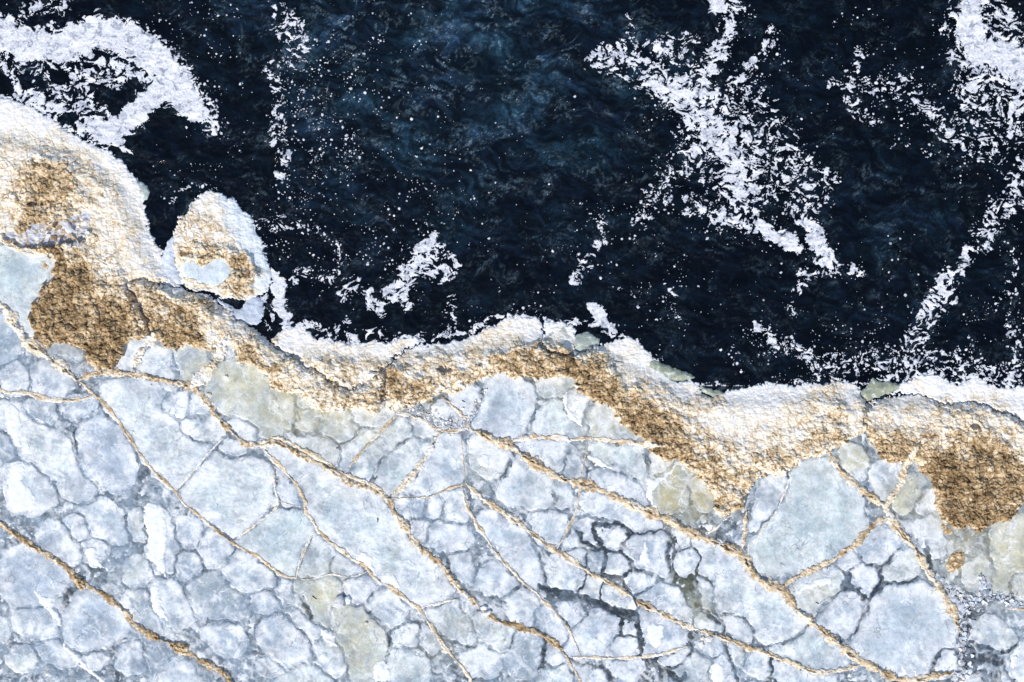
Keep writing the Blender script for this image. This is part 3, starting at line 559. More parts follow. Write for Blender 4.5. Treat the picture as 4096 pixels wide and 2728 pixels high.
 ('b', 'blue sliver between the brown mound tip and the left cream side ridge', 'A0 1150 80 1240 20 1340 0 1260 100 1220 200 1120 240 1100 200'),
 ('c', 'pale green floe on the bottom edge below the big egg shaped floe', 'B1 250 1480 420 1430 600 1480 660 1568 660 1750 190 1750 190 1568'),
 ('k', 'dim floe tucked left under the big egg shaped floe', 'B1 30 1400 130 1340 240 1430 180 1490 60 1470'),
]
SDFB = np.full((NYG, NXG), -40.0); SDF2 = np.full((NYG, NXG), -40.0); FID = np.full((NYG, NXG), -1, dtype=np.int64)
wgx = 3.6 * fbm(GX_ / 15, GY_ / 14, 3, 201) + 0.9 * fbm(GX_ / 4, GY_ / 4, 2, 205)
wgy = 3.6 * fbm(GX_ / 15, GY_ / 14, 3, 211) + 0.9 * fbm(GX_ / 4, GY_ / 4, 2, 215)
FS = []
MARG = 10
for i, (tn, lab, txt) in enumerate(FLOES):
    pl = chaikin(P(txt)); a = pl.min(0) - MARG; b = pl.max(0) + MARG
    i0 = int(max(0, a[0] - LXN[0])); i1 = int(min(NXG, b[0] - LXN[0] + 1)); j0 = int(max(0, a[1] - LYN[0])); j1 = int(min(NYG, b[1] - LYN[0] + 1))
    sl_ = (slice(j0, j1), slice(i0, i1))
    s = poly_sdf(pl, GX_[sl_] + wgx[sl_], GY_[sl_] + wgy[sl_])
    FS.append((sl_, s))
    B = SDFB[sl_]; m = s > B
    SDF2[sl_] = np.where(m, B, np.maximum(SDF2[sl_], s)); SDFB[sl_] = np.where(m, s, B); FID[sl_] = np.where(m, i, FID[sl_])

LAND = chaikin(P('V -200 300 100 330 280 430 320 560 360 640 480 700 560 740 650 800 750 830 900 840 1100 800 1230 780 1350 800 1450 850 1560 910 1650 930 1800 920 1950 910 2050 930 2200 930 2800 930 2800 2000 -400 2000 -400 300'))
land = poly_sdf(LAND, GX_, GY_)
ZB = 0.13
slushn = fbm(GX_ / 9, GY_ / 9, 4, 221)
base_z = ZB + 0.025 * slushn + 0.012 * fbm(GX_ / 3, GY_ / 3, 2, 225)
base_z = np.where(land < 4, base_z - (4 - land) * 0.12, base_z)
base_z = np.maximum(base_z, -0.6)
# where the grooves between floes are black water-ice and where they are milky
DARK = [(600, 590, 70, 1.0), (640, 640, 60, 1), (700, 560, 60, .95), (740, 640, 50, .8), (870, 590, 55, .8), (960, 620, 40, .9), (300, 640, 60, .5), (540, 660, 50, .7), (190, 580, 40, .5),
        (75, 600, 20, .8), (110, 480, 30, .55), (640, 545, 40, 1), (230, 600, 30, .6), (930, 670, 60, 1), (830, 500, 20, .5), (560, 460, 50, .45), (10, 560, 30, .4), (30, 420, 30, .3), (420, 640, 40, .5), (790, 670, 40, .9)]
dk = np.zeros(GX_.shape) + .50
for a, b, r, v in DARK: dk = np.maximum(dk, v * np.exp(-((GX_ - a) ** 2 + (GY_ - b) ** 2) / (2 * (r * .8) ** 2)))
dk = np.clip(dk + .35 * fbm(GX_ / 30, GY_ / 30, 3, 231), 0.05, 1)
base_c = mix((.42, .50, .60), (.035, .048, .065), ss(.1, .75, dk * (0.95 + 0.5 * slushn)))
olive = np.exp(-(((GX_ - 300) / 60) ** 2 + ((GY_ - 400) / 30) ** 2)) + np.exp(-(((GX_ - 700) / 30) ** 2 + ((GY_ - 485) / 25) ** 2)) + np.exp(-(((GX_ - 690) / 22) ** 2 + ((GY_ - 590) / 30) ** 2))
base_c = mix(base_c, (.16, .17, .09), np.clip(olive, 0, 1) * .6)

LEADS = [(4.0, 1, 'B2 240 680 400 740 600 780 800 850 1000 920 1150 930'), (2.6, 1, 'B2 1140 950 1170 1100 1200 1290'), (1.8, .9, 'B2 1450 250 1440 400 1440 560'),
 (2.6, 1, 'B2 1330 1390 1450 1480 1530 1568 1600 1700'), (1.7, 1, 'B2 540 1370 700 1410 880 1440 920 1560'), (1.6, .8, 'B1 1560 1000 1650 1100 1750 1180 1900 1230 2040 1230'),
 (2.0, .7, 'B1 1720 380 1780 500 1830 640 1950 720 2100 780 2300 850'), (5.0, .8, 'B2 1640 600 1700 780 1720 900'), (2.5, 1, 'B2 1720 900 1850 980 1900 1020'), (4.0, .9, 'B0 650 700 620 800 600 880'),
 (5.0, 1, 'B3 1830 1250 1950 1350 2050 1340 2150 1400'), (1.5, .8, 'A0 680 780 690 900 710 1020'), (1.5, .9, 'B1 420 760 470 900 510 980'), (1.3, .9, 'B1 1030 890 1080 1000 1200 1060 1240 1200 1220 1290'),
 (1.4, 1, 'B2 740 110 760 220 800 250 795 330'), (1.6, 1, 'B2 610 190 650 230 600 290 780 340 860 350 850 560'), (1.8, 1, 'B2 760 115 880 130 960 110 1060 140 1080 230'), (1.5, 1, 'B2 1010 380 1080 460 1130 540 1210 540'),
 (2.0, 1, 'B2 850 590 920 630 1010 620 1060 700 1110 740'), (1.7, 1, 'B2 300 1110 300 1300 280 1500'), (1.4, .9, 'B2 1640 1070 1660 1180 1640 1300 1560 1400'), (1.3, .9, 'B2 1930 1180 1990 1330 2080 1500 2110 1568'),
 (1.6, .9, 'B3 1040 510 1050 650 930 800 880 980 770 1140'), (1.4, .9, 'B3 900 470 1030 510 1140 430 1200 340'), (1.4, .8, 'B3 730 560 780 720 920 800'), (1.5, .9, 'B3 1060 660 1200 670 1300 650 1400 600'), (1.6, .9, 'B3 1490 1500 1510 1400 1600 1290'),
 (2.2, .9, 'B3 1880 1200 2050 1280 2200 1300 2290 1200'), (3.0, .8, 'B3 1440 300 1490 450 1520 600'), (1.4, .8, 'A1 480 850 340 860 370 640'), (1.6, .7, 'B0 640 210 700 260'), (3.0, .9, 'B2 1540 1568 1600 1480'),
 (4.0, .85, 'B3 1850 850 1820 1000 1790 1150 1800 1300 1780 1450 1760 1600'), (3.2, .8, 'B3 1620 690 1700 740 1850 800 1950 860 2000 800 2150 780 2300 850')]
LEAD = np.full(GX_.shape, -30.0); LDK = np.zeros(GX_.shape)
for hw_, v_, tx_ in LEADS:
    pl = chaikin(P(tx_), False, 2); a = pl.min(0) - 14; b = pl.max(0) + 14
    i0 = int(max(0, a[0] - LXN[0])); i1 = int(min(NXG, b[0] - LXN[0] + 1)); j0 = int(max(0, a[1] - LYN[0])); j1 = int(min(NYG, b[1] - LYN[0] + 1)); sl_ = (slice(j0, j1), slice(i0, i1))
    X = GX_[sl_] + 1.2 * wgx[sl_]; Y = GY_[sl_] + 1.2 * wgy[sl_]; d = np.full(X.shape, 99.0); L_ = len(pl) - 1
    for n in range(L_):
        (ax, ay), (bx_, by_) = pl[n], pl[n + 1]; ex, ey = bx_ - ax, by_ - ay
        t = np.clip(((X - ax) * ex + (Y - ay) * ey) / (ex * ex + ey * ey + 1e-9), 0, 1); u_ = (n + t) / L_
        d = np.minimum(d, np.hypot(X - ax - t * ex, Y - ay - t * ey) - hw_ * .72 * (.35 + .65 * np.minimum(1, 4 * np.minimum(u_, 1 - u_))))
    LEAD[sl_] = np.maximum(LEAD[sl_], -d); LDK[sl_] = np.maximum(LDK[sl_], v_ * ss(3.0, -.5, d))
LEAD = LEAD + .8 * fbm(GX_ / 7, GY_ / 7, 3, 261)
dk = np.clip(dk * .85, 0, 1); dk = np.maximum(dk, LDK * (.9 + .4 * fbm(GX_ / 6, GY_ / 6, 3, 263)))
lo_ = fbm(GX_ / 8, GY_ / 8, 6, 267, .65)
base_c = mix(mix((.17, .23, .30), (.56, .63, .69), ss(-.3, .35, lo_)), (.035, .047, .062), ss(.1, .8, dk * (0.95 + 0.4 * slushn)))
base_c = mix(base_c, (.30, .36, .42), ss(.1, .4, fbm((GX_ * .8 + GY_ * .5) / 18, (GY_ * .9 - GX_ * .5) / 2.5, 4, 265)) * .45)
base_c = mix(base_c, (.16, .17, .09), np.clip(olive, 0, 1) * .6)
# tints that run across plates and seams alike: yellow melt stains, wind-laid white veils, soaked blue-grey ice
STAINS = [(250, 385, 24, .8), (290, 400, 34, .9), (330, 412, 26, .9), (375, 422, 26, .6), (205, 372, 14, .9), (232, 380, 14, .8), (430, 415, 20, .3), (560, 385, 22, .45), (600, 430, 26, .45), (672, 486, 20, 1), (706, 492, 16, 1), (690, 515, 18, .6),
          (852, 462, 12, .9), (905, 495, 20, .8), (935, 520, 14, .5), (975, 555, 34, .6), (1015, 560, 34, .9), (960, 545, 16, .8), (325, 590, 22, .8), (355, 640, 22, .7), (440, 640, 20, .35), (465, 625, 14, .4), (60, 362, 16, .3), (820, 590, 12, .5), (545, 480, 18, .3), (480, 470, 18, .3), (700, 610, 16, .6)]
STN = np.zeros(GX_.shape)
for a, b, r, v in STAINS: STN = np.maximum(STN, v * np.exp(-((GX_ + 1.5 * wgx - a) ** 2 + (GY_ + 1.5 * wgy - b) ** 2) / (2 * (r * .8) ** 2)))
STN = STN * (.75 + .5 * fbm(GX_ / 11, GY_ / 11, 4, 701))
vqx = GX_ + 16 * fbm(GX_ / 40, GY_ / 40, 3, 703); vqy = GY_ + 16 * fbm(GX_ / 40, GY_ / 40, 3, 705)
VEIL = ss(.10, .42, fbm((vqx * .78 - vqy * .62) / 11, (vqx * .62 + vqy * .78) / 46, 5, 707, .6) + .25 * fbm(GX_ / 70, GY_ / 70, 2, 709))
SOAK = ss(.02, .42, fbm(GX_ / 38, GY_ / 30, 6, 711, .6) + .12 * ss(500, 100, GX_) + .10 * ss(450, 640, GY_) - .04)
WISP = np.clip(1 - np.abs(fbm((vqx * .78 - vqy * .62) / 14, (vqx * .62 + vqy * .78) / 40, 5, 713, .6)) * 7, 0, 1) ** 2 * ss(.0, .3, fbm(GX_ / 34, GY_ / 34, 3, 715))
def weather(c, sl_, big=0.0):
    c = mix(c, (.25, .33, .42), SOAK[sl_] * .60 * (1 - .4 * big))
    c = mix(c, (.54, .50, .31), np.clip(STN[sl_], 0, 1) * .85)
    c = mix(c, (.80, .835, .86), VEIL[sl_] * .62 * (1 - .6 * big) * (1 - .5 * np.clip(STN[sl_], 0, 1)))
    return mix(c, (.86, .88, .90), WISP[sl_] * .7)
ALL = (slice(None), slice(None))
base_c = weather(base_c, ALL)
base_c = mix(base_c, (.035, .047, .062), ss(.55, 1.0, dk) * .75)
GROW, GAP = 6.8, 0.35
eff_all = np.minimum(SDFB + GROW, (SDFB - SDF2) / 2) - GAP
# loose fillers between the surveyed floes
f1, f2, cid = worley((GX_ + 3.2 * wgx + GY_ * .3) / 24, (GY_ + 3.2 * wgy) / 17, 4)
fill = np.minimum((f2 - f1) * 9.0 - .7, -SDFB - GROW - 0.2)
fill = np.minimum(fill, -LEAD - .3)
fill = np.where(land > 6, fill, -9)
eff_all = np.minimum(eff_all, -LEAD)
TOP = base_z.copy()
TOPC = base_c.copy()
def floe_height(e, x, y, hgt, seed, streak=0.0):
    und = 0.018 * fbm(x / 24, y / 24, 3, seed) + 0.010 * fbm(x / 6, y / 6, 3, seed + 2)
    rim = 0.018 * np.exp(-((e - 1.8) / 1.3) ** 2) * (1 + fbm(x / 4, y / 4, 2, seed + 4))
    h = np.where(e > 0, hgt * (1 - np.exp(-e / 1.1)), e * 0.10) + rim * .3 + und * ss(0, 4, e)
    if streak: h = h + streak * 0.022 * fbm((x * .9 + y * .3) / 8, (y * .95 - x * .3) / 2.5, 4, seed + 6) * ss(-.1, .4, fbm(x / 20, y / 20, 3, seed + 8))
    return ZB - 0.02 + h
def floe_color(e, x, y, tn, seed, streak, dkl, big):
    t = np.array(TINT[tn]); k = fbm(x / 26, y / 26, 4, seed + 11); k2 = fbm(x / 8, y / 8, 4, seed + 13)
    c = mix(t, t * np.array((.80, .86, .90)), ss(-.1, .5, k))
    if tn in 'ypo': c = mix(c, np.array(TINT['b']), ss(-.15, .45, fbm(x / 18, y / 18, 3, seed + 17)) * (.55 if tn in 'yo' else .8))
    elif tn in 'cs': c = mix(c, np.array(TINT['p']), ss(0, .6, fbm(x / 30, y / 30, 3, seed + 17)) * .55)
    c = mix(c, (.78, .83, .89), ss(.05, .55, k2 + .3 * np.exp(-((e - 3) / 2.5) ** 2)) * .55 * (.45 if tn == 'y' else 1) * (1 - .7 * big))
    c = mix(c, (.84, .86, .88), ss(1.2, 5.0, e) * ss(20, 8, e) * (.45 + .5 * ss(-.3, .4, fbm(x / 15, y / 15, 3, seed + 31))) * (tn not in 'yo') * (.9 if tn in 'wbls' else .4))
    c = mix(c, t * np.array((.86, .92, .94)), ss(5, 14, e) * .45 * ss(-.4, .3, k))
    if streak:
        st_ = fbm((x * .9 + y * .3) / 9, (y * .95 - x * .3) / 2.4, 4, seed + 19)
        c = mix(c, (.88, .91, .94), ss(.05, .4, st_ + .9 * fbm(x / 22, y / 22, 3, seed + 21)) * .5)
    # thin, water-soaked smudges and crisp frozen-on snow
    sm = fbm(x / 12 + 40, y / 12, 6, seed + 23, .62)
    c = mix(c, (.27, .32, .40), ss(.0, .55, sm + .35 * np.exp(-e / 3.5)) * (.3 + .45 * dkl) * (1 - .4 * big))
    sn = fbm((x * .8 + y * .35) / 13 + 9, (y - x * .5) / 20, 6, seed + 27, .6)
    c = mix(c, (.88, .90, .94), ss(.24, .34, sn) * .7 * (tn not in 'yo') * (1 - .75 * big))
    # grey translucent shoulder where the floe thins out
    wv = ss(-.35, .35, fbm(x / 19, y / 19, 4, 615))
    c = mix(c, (.12, .165, .22), (1 - ss(-.5, 1.6 + 3.2 * wv, e)) * np.clip(.20 + .75 * wv * (.5 + .9 * dkl), 0, .92))
    c = mix(c, (.20, .26, .34), ss(.10, .45, fbm(x / 34 + 5, y / 30, 6, 617, .62)) * (.42 + .35 * dkl) * (1 - .5 * big))
    c = mix(c, (.07, .09, .12), ss(.75, -.1, e) * ss(-.15, .3, fbm(x / 17, y / 17, 3, 611) + .35 * dkl) * .85)
    c = mix(c, (.86, .89, .93), np.exp(-((e - 1.3) / .6) ** 2) * ss(.0, .35, fbm(x / 9, y / 9, 3, 613)) * .75)
    return c
FLOE_OBJ = []
for i, (tn, lab, txt) in enumerate(FLOES):
    sl_, s = FS[i]
    B = SDFB[sl_]; S2 = SDF2[sl_]
    other = np.where(FID[sl_] == i, S2, B)
    e = np.minimum(np.minimum(s + GROW, (s - other) / 2) - GAP, -LEAD[sl_] - .2)
    big = float(np.clip((s.max() - 12) / 16, 0, 1))
    x, y = GX_[sl_], GY_[sl_]
    hg = 0.028 + 0.03 * rng.rand(); st_ = 1.0 if tn == 's' else 0.0
    z = floe_height(e, x, y, hg, 300 + i * 7 % 90, st_)
    keepv = e > -1.6
    keep = keepv[1:, 1:] & keepv[:-1, :-1] & keepv[1:, :-1] & keepv[:-1, 1:]
    c = weather(floe_color(e, x, y, tn, 300 + i * 5 % 90, st_, dk[sl_], big), sl_, big)
    o = grid_obj('ice_floe', x, y, z, keep, c, M_ice)
    tag(o, lab, 'ice floe', 'floes of the broken ice field'); FLOE_OBJ.append(o)
    m = keepv & (z > TOP[sl_]); TOP[sl_] = np.where(m, z, TOP[sl_])
# base sheet (left out only deep beneath the floes)
deep = np.minimum(eff_all, 99) > 2.5
keep = ~(deep[1:, 1:] & deep[:-1, :-1] & deep[1:, :-1] & deep[:-1, 1:]) & (land[1:, 1:] > -6)
sheet = grid_obj('ice_sheet', GX_, GY_, base_z, keep, base_c, M_slush, origin=(0, 0, 0))
tag(sheet, 'refrozen grey slush binding the floes together', kind='structure')
# filler pans: alike pieces of the sheet
zf = ZB - 0.02 + np.where(fill > 0, 0.022 * (1 - np.exp(-fill / 1.0)), fill * .1) + 0.01 * fbm(GX_ / 6, GY_ / 6, 3, 241) * ss(0, 3, fill)
cf = mix((.34, .41, .48), (.76, .80, .83), ss(-.3, .4, fbm(GX_ / 10, GY_ / 10, 6, 243, .62)))
cf = mix(cf, (.42, .42, .28), np.clip(olive, 0, 1) * .5); wvf = ss(-.35, .35, fbm(GX_ / 19, GY_ / 19, 4, 615))
cf = mix(cf, (.12, .165, .22), (1 - ss(-.5, 1.5 + 3 * wvf, fill)) * np.clip(.15 + .75 * wvf * (.5 + .9 * dk), 0, .9))
cf = mix(cf, (.22, .28, .36), ss(.12, .5, fbm(GX_ / 34 + 5, GY_ / 30, 6, 617, .62)) * .5)
cf = mix(cf, (.27, .32, .40), ss(.1, .5, fbm(GX_ / 12, GY_ / 12, 5, 247)) * (.2 + .6 * dk))
cf = mix(cf, (.86, .89, .93), ss(.2, .26, fbm(GX_ / 13, GY_ / 16, 5, 249)) * .7)
cf = weather(cf, ALL)
kv = fill > -1.2
kc = kv[1:, 1:] & kv[:-1, :-1] & kv[1:, :-1] & kv[:-1, 1:]
cc_ = cid + (np.floor(GX_ / 48).astype(np.int64) * 31 + np.floor(GY_ / 42).astype(np.int64) * 977) * 0
ids, cnt = np.unique(cid[:-1, :-1][kc], return_counts=True)
npan = 0
small = np.zeros(kc.shape, bool)
for k, n_ in sorted(zip(ids, cnt), key=lambda t: -t[1]):
    m = kc & (cid[:-1, :-1] == k)
    jj, ii = np.nonzero(m)
    if n_ < 40 or npan >= 150: small |= m; continue
    sb = (slice(jj.min(), jj.max() + 2), slice(ii.min(), ii.max() + 2))
    grid_obj('ice_pan', GX_[sb], GY_[sb], zf[sb], m[sb[0].start:sb[0].stop - 1, sb[1].start:sb[1].stop - 1], cf[sb], M_ice, parent=sheet); npan += 1
o = grid_obj('ice_fragments', GX_, GY_, zf, small, cf, M_ice, parent=sheet)
if o: o['kind'] = 'stuff'
m = fill > -1.2; TOP = np.where(m & (zf > TOP), zf, TOP)
def top_at(x, y):
    fx = np.clip(x - LXN[0], 0, NXG - 1.001); fy = np.clip(y - LYN[0], 0, NYG - 1.001)
    i = fx.astype(int); j = fy.astype(int); u = fx - i; v = fy - j
    return (TOP[j, i] * (1 - u) + TOP[j, i + 1] * u) * (1 - v) + (TOP[j + 1, i] * (1 - u) + TOP[j + 1, i + 1] * u) * v
# the field goes on outside the picture
bx = np.concatenate([-58 - np.cumsum(2 * 1.5 ** np.arange(1, 16))[::-1], np.linspace(-58, 1082, 40), 1082 + np.cumsum(2 * 1.5 ** np.arange(1, 16))])
by = np.concatenate([[395], np.linspace(440, 740, 12), 740 + np.cumsum(2 * 1.5 ** np.arange(1, 16))])
x, y = np.meshgrid(bx, by)
kx = (x[:-1, :-1] >= -58.5) & (x[1:, 1:] <= 1082.5) & (y[:-1, :-1] < 739)
o = grid_obj('distant_ice', x, y, np.full(x.shape, ZB + .02), ~kx, mix((.52, .62, .74), (.70, .76, .83), ss(-.3, .3, fbm(x / 40, y / 40, 3, 251))), M_ice, origin=(0, 0, 0))
tag(o, 'pale ice field running on beyond the floes', kind='structure')

# ---------------------------------------------------------------- spray ice along the shore
MASSES = [
 ('headland', 'bulging cream and white headland with a dark brown lower half', 'spray ice',
  'V -140 200 0 215 60 235 110 270 190 318 245 345 290 380 325 430 338 470 332 500 350 545 372 575 385 605 400 640 415 660 D 1560 1060 1230 1000 1130 1040 1180 1110 1270 1240 1320 1330 1350 1420 1360 1510 1370 1560 1260 1540 A0 1180 20 1140 80 1110 170 1080 240 1010 270 920 270 870 240 800 180 790 100 700 60 620 20 540 0 480 40 430 90 380 50 D 330 1500 270 1400 280 1230 350 1180 370 1080 470 1030 490 900 500 800 400 780 280 760 100 690 0 650 -1300 650'),
 ('spray_bank', 'tan crumbly bank running down from the islet to the middle of the shore', 'spray ice',
  'D 1150 1030 1300 980 1500 1060 1680 1060 1750 1130 1960 1160 2000 1230 2120 1300 2200 1390 2354 1460 A1 100 20 230 110 330 150 420 220 530 275 640 340 720 400 830 450 930 430 1000 400 1060 320 1120 260 1180 240 1190 400 1160 560 1180 620 1100 680 1030 650 950 620 880 590 800 640 720 650 620 640 530 640 470 560 380 470 280 510 180 430 110 400 90 320 A0 2354 240 2250 220 2180 180 2150 60 2050 30 1980 80 1900 90 1800 60 1700 40 1640 90 1560 70 1440 0 D 1400 1540 1380 1500 1370 1420 1340 1330 1300 1240 1210 1110'),
 ('snow_shelf', 'white crackled shelf tapering along a diagonal crack above the tan bank', 'spray ice',
  'E 120 1165 150 1110 180 1090 260 1080 300 1050 345 1080 380 1140 480 1160 600 1185 700 1190 780 1195 860 1180 930 1180 1000 1150 1060 1140 1110 1150 1130 1180 1060 1230 980 1260 930 1300 890 1345 860 1390 800 1420 A1 990 390 900 430 820 430 720 380 620 310 530 250 430 190 330 120 210 60 130 20'),
 ('spray_rampart', 'long lumpy rampart, cream on top and deep brown inland, across the middle', 'spray ice',
  'E 980 1275 1080 1210 1180 1190 1280 1195 1360 1180 1450 1150 1560 1110 1640 1060 1700 1040 1780 1005 1830 1000 1900 1015 1960 1050 1975 1130 1965 1230 2040 1255 2120 1270 2200 1285 A2 600 130 700 60 840 20 1000 -30 1080 -60 1160 20 1240 80 1300 200 1420 300 1500 370 1600 380 1700 370 1740 470 1830 520 1900 510 2000 450 2080 425 2250 430 2354 400 A3 0 415 180 418 400 400 500 380 650 372 760 390 840 440 850 490 905 560 890 680 885 860 760 900 640 980 600 1000 510 1040 430 1090 310 1080 250 1180 130 1240 0 1230 A2 2320 1230 2200 1350 2150 1460 2100 1568 B2 2020 20 1950 50 1880 20 A2 1850 1568 1870 1430 1800 1340 1690 1220 1590 1160 1530 1080 1470 1110 1400 1110 1260 1000 1200 900 1130 850 1040 800 950 700 900 590 700 540 570 430 590 320 320 330 200 350 0 330 A1 2260 290 2180 300 1950 410 1860 480 1800 490 1700 460 1650 550 1450 570 1300 660 1190 630 1160 560 1190 400 1180 250'),
 ('ice_block', 'broken white block with a grey-green face next to an upright crack', 'ice block',
  'E 1975 1060 1990 1035 2060 1030 2150 1050 2190 1080 2205 1130 2200 1200 2190 1270 2120 1260 2040 1245 1970 1210'),
 ('spray_mound', 'brown tongued mound reaching far inland at the right end of the shore', 'spray ice',
  'A3 905 870 895 720 925 600 960 560 1060 525 1150 510 1250 490 1340 480 1420 500 1500 530 1570 575 1690 605 1760 580 1860 555 1950 580 2050 625 2150 660 2250 690 2354 740 2900 800 2900 1450 2354 1480 B3 2260 30 2230 90 2060 100 2030 150 1950 200 1850 130 1750 150 1620 110 1560 40 A3 1550 1568 1530 1480 1540 1320 1480 1250 1400 1200 1360 1100 1250 1120 1130 1120 1040 1110 1000 1000 960 930'),
 ('snow_shelf', 'smooth white shelf lapped by the sea at the right end of the shore', 'spray ice',
  'A3 1100 480 1200 440 1260 380 1330 350 1400 320 1480 310 1560 312 1640 340 1700 385 1780 370 1860 330 1960 330 2020 350 2000 400 2100 408 2200 420 2354 415 2900 420 2900 760 2354 735 2250 680 2150 650 2050 615 1950 575 1860 545 1760 570 1690 590 1570 565 1500 525 1420 492 1340 472 1250 480 1170 500'),
]
ISLET = 'V 468 440 482 437 515 448 548 470 566 488 590 522 602 560 612 595 624 628 624 655 608 680 570 688 520 684 475 668 432 668 412 638 400 600 394 560 404 525 414 500 424 488 446 458'
POOLS = [  # carved hollows: mass index (7 = islet), level, outline
 (7, .17, 'D 1680 800 1760 830 1820 880 1900 860 1960 820 2060 820 2110 870 2120 950 2060 1040 1960 1055 1860 1030 1780 990 1690 970'),
 (0, .17, 'D 20 580 120 560 260 550 340 470 420 450 470 540 540 480 600 440 700 400 830 380 860 450 780 560 800 660 700 680 560 690 380 700 280 720 160 690 60 650'),
 (3, .16, 'A1 1660 240 1740 240 1800 260 1780 300 1700 290'), (5, .2, 'A3 1850 770 1920 760 1970 800 1930 830 1870 810'),
 (0, .24, 'D 270 300 330 290 350 320 300 330'),
]
# how dirty the ice is: (x, y, 0 = white .. 1 = dark brown), in u
DIRT = [(5, 110, .0), (40, 120, .0), (80, 135, .0), (110, 155, .0), (130, 180, .05), (143, 205, .05), (152, 245, .05), (165, 265, .02), (175, 285, .05), (20, 150, .22), (0, 180, .3), (10, 220, .3), (50, 150, .3), (48, 170, .75), (40, 190, .9),
 (62, 200, .7), (58, 175, .7), (28, 190, .6), (75, 215, .55), (90, 170, .3), (110, 190, .3), (100, 220, .25), (120, 230, .25), (125, 255, .2), (105, 245, .3), (90, 240, .4), (30, 225, .8), (70, 248, .6), (140, 270, .15), (110, 270, .4),
 (60, 260, .95), (80, 275, .95), (45, 300, .9), (70, 310, .92), (40, 320, .88), (100, 300, .8), (120, 290, .65), (110, 320, .9), (110, 355, .95), (130, 310, .85), (150, 295, .65), (165, 300, .7), (180, 320, .85), (190, 335, .85), (205, 305, .65), (170, 340, .9), (215, 330, .4),
 (235, 340, .5), (250, 360, .75), (262, 370, .7), (225, 320, .25), (240, 325, .2), (270, 345, .3), (290, 365, .45), (265, 385, .65), (300, 395, .5), (320, 400, .5), (310, 380, .35), (340, 405, .55), (365, 405, .6), (350, 390, .6), (335, 385, .5),
 (285, 345, .02), (300, 340, .0), (320, 350, .12), (350, 350, .1), (380, 350, .05), (420, 345, .0), (450, 338, .0), (340, 370, .45), (360, 365, .35), (330, 365, .5), (365, 380, .25),
 (400, 360, .3), (390, 375, .8), (395, 390, .8), (420, 365, .4), (440, 360, .4), (450, 375, .55), (420, 390, .75), (380, 400, .55), (410, 400, .6), (440, 395, .5), (470, 360, .35), (480, 345, .2), (500, 340, .2), (520, 325, .05), (535, 335, .02), (500, 362, .7), (480, 375, .6), (520, 360, .85), (540, 350, .75), (540, 370, .8), (565, 355, .85), (575, 368, .85), (515, 370, .8),
 (548, 330, .0), (570, 335, .0), (570, 345, .2), (590, 350, .55), (600, 340, .15), (620, 345, .05), (605, 368, .6), (590, 375, .92), (590, 390, .95), (610, 395, .85), (630, 375, .2), (640, 365, .02), (660, 375, .02), (680, 390, .02), (650, 390, .35), (630, 400, .75), (650, 410, .85), (670, 425, .85), (670, 400, .4), (690, 410, .35), (640, 425, .9), (660, 445, .92), (685, 450, .85), (695, 430, .4), (715, 420, .12), (730, 395, .0), (760, 395, .0), (790, 390, .02), (735, 385, .05), (800, 385, .05), (720, 400, .35), (740, 420, .12), (770, 410, .1), (800, 410, .3), (830, 400, .35), (835, 410, .5), (850, 395, .1), (855, 430, .2), (790, 440, .35), (770, 460, .6), (740, 460, .5), (760, 440, .3), (820, 440, .6), (840, 440, .75), (710, 470, .75), (700, 450, .6), (730, 490, .6), (725, 510, .65), (780, 465, .55), (800, 455, .5),
 (875, 405, .2), (885, 415, .35), (900, 400, .12), (920, 405, .2), (940, 412, .35), (910, 420, .3), (930, 430, .45), (950, 415, .5), (970, 405, .3), (990, 415, .3), (970, 420, .5), (1010, 430, .4), (1030, 440, .4), (870, 440, .8), (890, 450, .85), (920, 450, .85), (940, 470, .97), (960, 440, .7), (980, 450, .85), (1000, 460, .85), (1020, 480, .85), (960, 500, .92), (950, 520, .95), (980, 520, .95), (1010, 510, .9),
 (940, 385, .0), (980, 385, .0), (1020, 400, .0), (905, 395, .02), (1020, 385, 0), (960, 395, .0),
 (205, 200, .1), (215, 205, .15), (195, 220, .45), (210, 235, .35), (225, 240, .3), (185, 240, .45), (190, 250, .6), (220, 255, .65), (240, 262, .85), (205, 262, .7), (250, 275, .75), (235, 285, .65), (215, 288, .45), (195, 285, .35), (250, 240, .02), (240, 215, .02), (262, 260, .0), (265, 285, .02)]
DP = np.array(DIRT)
def dirt(x, y):
    w_ = 0; t = 0; xx = x + 5 * fbm(x / 14, y / 14, 3, 401); yy = y + 5 * fbm(x / 14, y / 14, 3, 405)
    for a, b, v in DP:
        d2 = (xx - a) ** 2 + (yy - b) ** 2; k = 1 / (d2 + 20) ** 2; w_ = w_ + k; t = t + k * v
    return t / w_
def ramp(d):
    k = [(-.3, (.82, .86, .91)), (0, (.85, .845, .835)), (.14, (.85, .80, .705)), (.3, (.78, .69, .54)), (.5, (.61, .475, .305)), (.7, (.40, .285, .155)), (.9, (.24, .16, .08)), (1.2, (.13, .083, .042)), (2, (.07, .045, .025))]
    xs = [a for a, _ in k]; return np.stack([np.interp(d, xs, [c[j] for _, c in k]) for j in range(3)], -1)
SG = 0.56
PL = [chaikin(P(t[3])) for t in MASSES] + [chaikin(P(ISLET))]
SX, SY = lattice(-58, 1082, 78, 544, SG)
NYS, NXS = SX.shape
sw_x = 4.0 * fbm(SX / 11, SY / 11, 3, 411) + 2.4 * fbm(SX / 3.2, SY / 3.2, 3, 413)
sw_y = 4.0 * fbm(SX / 11, SY / 11, 3, 415) + 2.4 * fbm(SX / 3.2, SY / 3.2, 3, 417)
mB = np.full(SX.shape, -30.0); m2 = np.full(SX.shape, -30.0); mI = np.full(SX.shape, -1); mS = []
